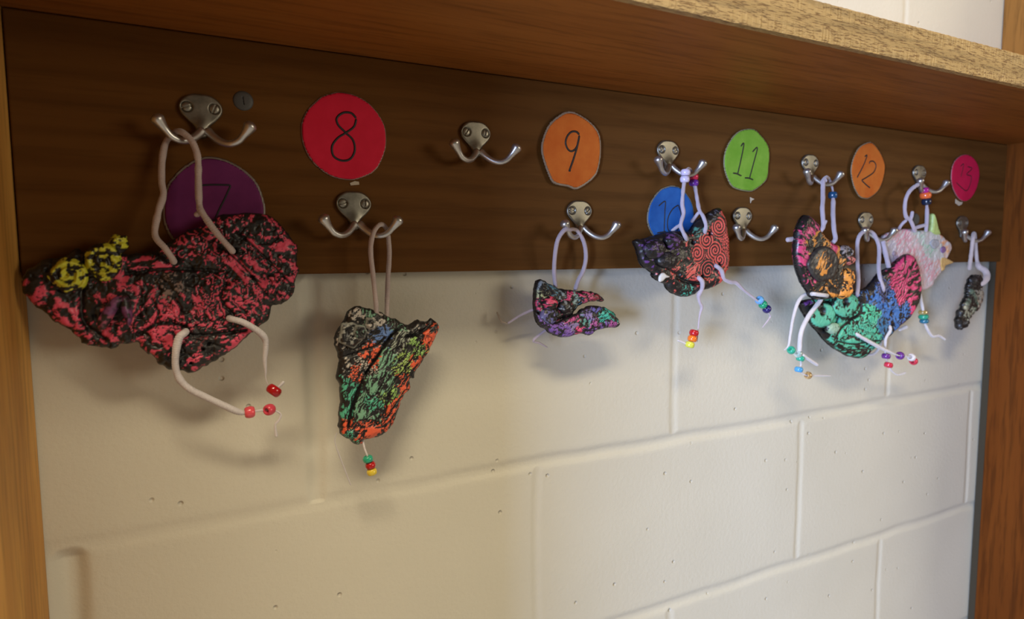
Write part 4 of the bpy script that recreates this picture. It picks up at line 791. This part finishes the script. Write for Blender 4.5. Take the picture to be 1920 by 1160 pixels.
for x, y, c, ax, gl, lb in ((80, 942, (0.03, 0.42, 0.27), (1, 0, -.6), False, 'green bead'), (125, 965, (0.62, 0.78, 0.78), (1, 0, -.6), True, 'clear pale bead'), (138, 995, (0.03, 0.42, 0.27), (.3, 0, 1), False, 'green bead'), (128, 1066, (0.08, 0.36, 0.68), (.2, 0, 1), False, 'blue bead'), (187, 1103, (0.62, 0.38, 0.12), (1, 0, 0), True, 'amber bead')):
    q = zE([(x, y)])[0]; bead(Eq, q[0], q[1], 51, c, ax, 5.0, 6.4, gl, lb)
q = zE2([(534, 558)])[0]; bead(Eq, q[0], q[1], 36, (0.01, 0.07, 0.17), (0, 0, 1), 5.6, 8.5, label='dark blue bead')

# G: pale flat creature with a horn
zG = Zm(1640, 380, 4.142); YG = -0.0245
Gq = creature('clay_creature', 1715, 480, YG, 'pale pink and mint clay creature with yellow horn and orange snout')
outG = zG([(50, 290), (70, 250), (130, 220), (200, 205), (290, 205), (330, 212), (420, 214), (470, 225), (495, 240), (540, 280), (575, 310), (582, 360), (560, 412), (548, 430), (530, 470), (515, 510), (500, 540), (450, 610), (440, 640), (380, 675), (330, 660), (260, 600), (180, 520), (110, 450), (65, 380)])
def pastel(Y, seeds):
    pts = np.array([at(s[0], s[1], Y)[[0, 2]] for s in seeds]) * 1000
    def fn(u, v, d):
        wx = (fbm(u / 8, v / 8, 3, 61) - .5) * 16; wz = (fbm(u / 8, v / 8, 3, 62) - .5) * 16
        D2 = (u[:, None] + wx[:, None] - pts[None, :, 0]) ** 2 + (v[:, None] + wz[:, None] - pts[None, :, 1]) ** 2
        own = D2.argmin(1); c = np.array([s[2] for s in seeds])[own]
        st = fbm((u + v) / 9, (v - u) / 1.6, 3, 66)[:, None]; k = np.clip((st - 0.38) * 3.2, 0, 1)
        c = np.array((0.66, 0.60, 0.60)) * (1 - k) + c * k
        return 1.6 * (fbm(u / 6, v / 6, 3, 63) - .5) + 0.6 * st[:, 0], c
    return fn
PK = (0.80, 0.30, 0.36); MT = (0.42, 0.62, 0.50); 
gs = [(120, 270, PK), (230, 230, (0.82, 0.25, 0.36)), (330, 260, MT), (400, 370, (0.30, 0.58, 0.40)), (400, 240, (0.6, 0.62, 0.58)), (200, 360, (0.80, 0.42, 0.45)), (90, 350, (0.5, 0.45, 0.55)), (380, 450, PK), (420, 560, (0.82, 0.38, 0.42)), (250, 400, (0.82, 0.25, 0.33)), (380, 630, (0.8, 0.5, 0.5)), (540, 290, (0.85, 0.38, 0.16)), (560, 380, (0.85, 0.42, 0.18)), (480, 400, (0.6, 0.62, 0.55)), (470, 490, (0.80, 0.42, 0.36)), (300, 340, (0.85, 0.5, 0.5))]
gs = [z + (s[2],) for z, s in zip(zG([(s[0], s[1]) for s in gs]), gs)]
relief('body', world_outline(outG, YG), YG, 0.008, 0.0008, pastel(YG, gs), CLAY, Gq, edge=0.004, jag=0.0006, seed=9)
solid = lambda col, s=0: (lambda u, v, d: (0.8 * (fbm(u / 3, v / 3, 2, s) - .5), np.array(col)[None, :] * (0.9 + 0.2 * fbm(u / 2, v / 2, 2, s)[:, None])))
relief('horn', world_outline(zG([(428, 225), (432, 150), (436, 92), (448, 85), (462, 120), (480, 190), (497, 245), (460, 250)]), YG - 0.002), YG - 0.002, 0.009, 0.0007, solid((0.50, 0.62, 0.20)), CLAY, Gq, edge=0.004, label='yellow green horn')
relief('beak', world_outline(zG([(500, 420), (540, 425), (602, 460), (572, 478), (535, 492), (530, 520), (505, 530), (490, 480)]), YG - 0.001), YG - 0.001, 0.008, 0.0007, solid((0.72, 0.45, 0.16), 3), CLAY, Gq, edge=0.003, label='pale orange lower lip')
for x, y, rx, ry, c, nm in ((465, 318, 34, 38, (0.45, 0.45, 0.48), 'eye'), (530, 365, 20, 26, (0.26, 0.14, 0.30), 'nostril'), (150, 395, 14, 20, (0.40, 0.30, 0.36), 'hole_mark')):
    q = zG([(x, y)])[0]
    relief(nm, ell(q[0], q[1], rx / 4.142, ry / 4.142, YG - 0.0045, irr=0.1, seed=int(x)), YG - 0.0045, 0.003, 0.0008, solid(c, int(x)), CLAY, Gq, edge=0.002)
cord(Gq, z13([(385, 825, 28), (372, 795, 34), (335, 715, 36), (300, 690, 37), (285, 620, 38), (295, 520, 39), (335, 440, 40), (395, 392, 38), (430, 380, 32), (455, 395, 29, 2.4), (470, 437, 29, 1.8), (490, 545, 30, 1.8), (495, 640, 33), (492, 750, 36), (485, 830, 34)]), 3.0, CORD_LIL, name='hanging_cord', seed=40, wob=0.06)
cord(Gq, z13([(330, 725, 37), (350, 680, 38), (357, 632, 39)]), 2.8, CORD_LIL, name='cord_end', seed=41)
cord(Gq, z13([(305, 715, 34), (260, 755, 30), (225, 810, 27)]), 2.7, CORD_LIL, name='cord_branch', seed=42)
cord(Gq, z13([(375, 795, 34), (430, 778, 34), (500, 760, 36)]), 3.0, CORD_LIL, name='cord_branch', seed=43)
cord(Gq, z13([(75, 890, 31), (88, 960, 36), (110, 1060, 38), (130, 1150, 38), (140, 1200, 36)]), 3.6, CORD_LIL, name='cord_loop', seed=44)
cord(Gq, zG([(340, 640, 27), (350, 700, 28), (375, 830, 29, 2.4), (385, 900, 30, 1.2), (400, 960, 30, 2.4), (445, 1032, 30, 2.6), (500, 1032, 30, 2.4), (548, 1062, 30, 1.8)]), 2.8, CORD_WHT, name='leg_cord', seed=45, wob=0.14)
for z, x, y, c, R, Ln, yy, gl, lb in ((z13, 468, 437, (0.45, 0.02, 0.25), 6.2, 7.5, 30, False, 'magenta bead'), (z13, 481, 485, (0.85, 0.16, 0.04), 7.4, 9.0, 30, False, 'orange bead'), (z13, 490, 545, (0.01, 0.02, 0.05), 6.4, 9.0, 30, False, 'navy bead'), (zG, 375, 850, (0.62, 0.45, 0.14), 6.0, 6, 29, True, 'amber bead'), (zG, 379, 885, (0.02, 0.33, 0.22), 6.6, 6.5, 30, False, 'green bead'), (zG, 384, 918, (0.02, 0.16, 0.26), 6.0, 6, 30, False, 'teal bead')):
    q = z([(x, y)])[0]; bead(Gq, q[0], q[1], yy, c, (0.12, 0, -1), R, Ln, gl, lb)

# H: dark narrow one at the far right
YH = -0.040
Hq = creature('clay_creature', 1815, 560, YH, 'narrow dark clay piece hanging edge on at the far right by a beige cord')
outH = zG([(740, 575), (780, 556), (815, 565), (832, 610), (815, 660), (832, 720), (805, 800), (765, 850), (722, 905), (700, 950), (650, 988), (632, 910), (670, 800), (705, 730), (718, 650)])
sH = [(780, 600, (0.12, 0.1, 0.1), .3, 'blotch', 4, 0), (780, 700, (0.3, 0.26, 0.2), .45, 'blotch', 4, 0), (730, 740, (0.10, 0.14, 0.10), .4, 'blotch', 4, 0), (690, 850, (0.30, 0.30, 0.22), .5, 'blotch', 4, 0), (660, 950, (0.1, 0.1, 0.1), .2, 'blotch', 4, 0), (810, 760, (0.35, 0.28, 0.22), .6, 'blotch', 4, 0)]
sH = [z + tuple(s[2:]) for z, s in zip(zG([(s[0], s[1]) for s in sH]), sH)]
relief('clay_body', world_outline(outH, YH), YH, 0.012, 0.0009, clayfn(sH, YH, amp=2.2, fs=12, seed=72, fine=0.5), CLAY, Hq, edge=0.007, jag=0.0032, seed=2)
cord(Hq, zG([(735, 520, 30, 3.0), (740, 480, 33), (752, 380, 38), (762, 290, 40), (768, 248, 37), (772, 238, 31), (778, 262, 28), (785, 350, 28), (795, 450, 30), (810, 495, 34, 5.0), (855, 525, 38, 5.5), (872, 570, 42, 5.5), (850, 615, 46, 5.0), (810, 640, 44, 4.0)]), 3.3, CORD_TAN, name='hanging_cord', seed=50, wob=0.08)
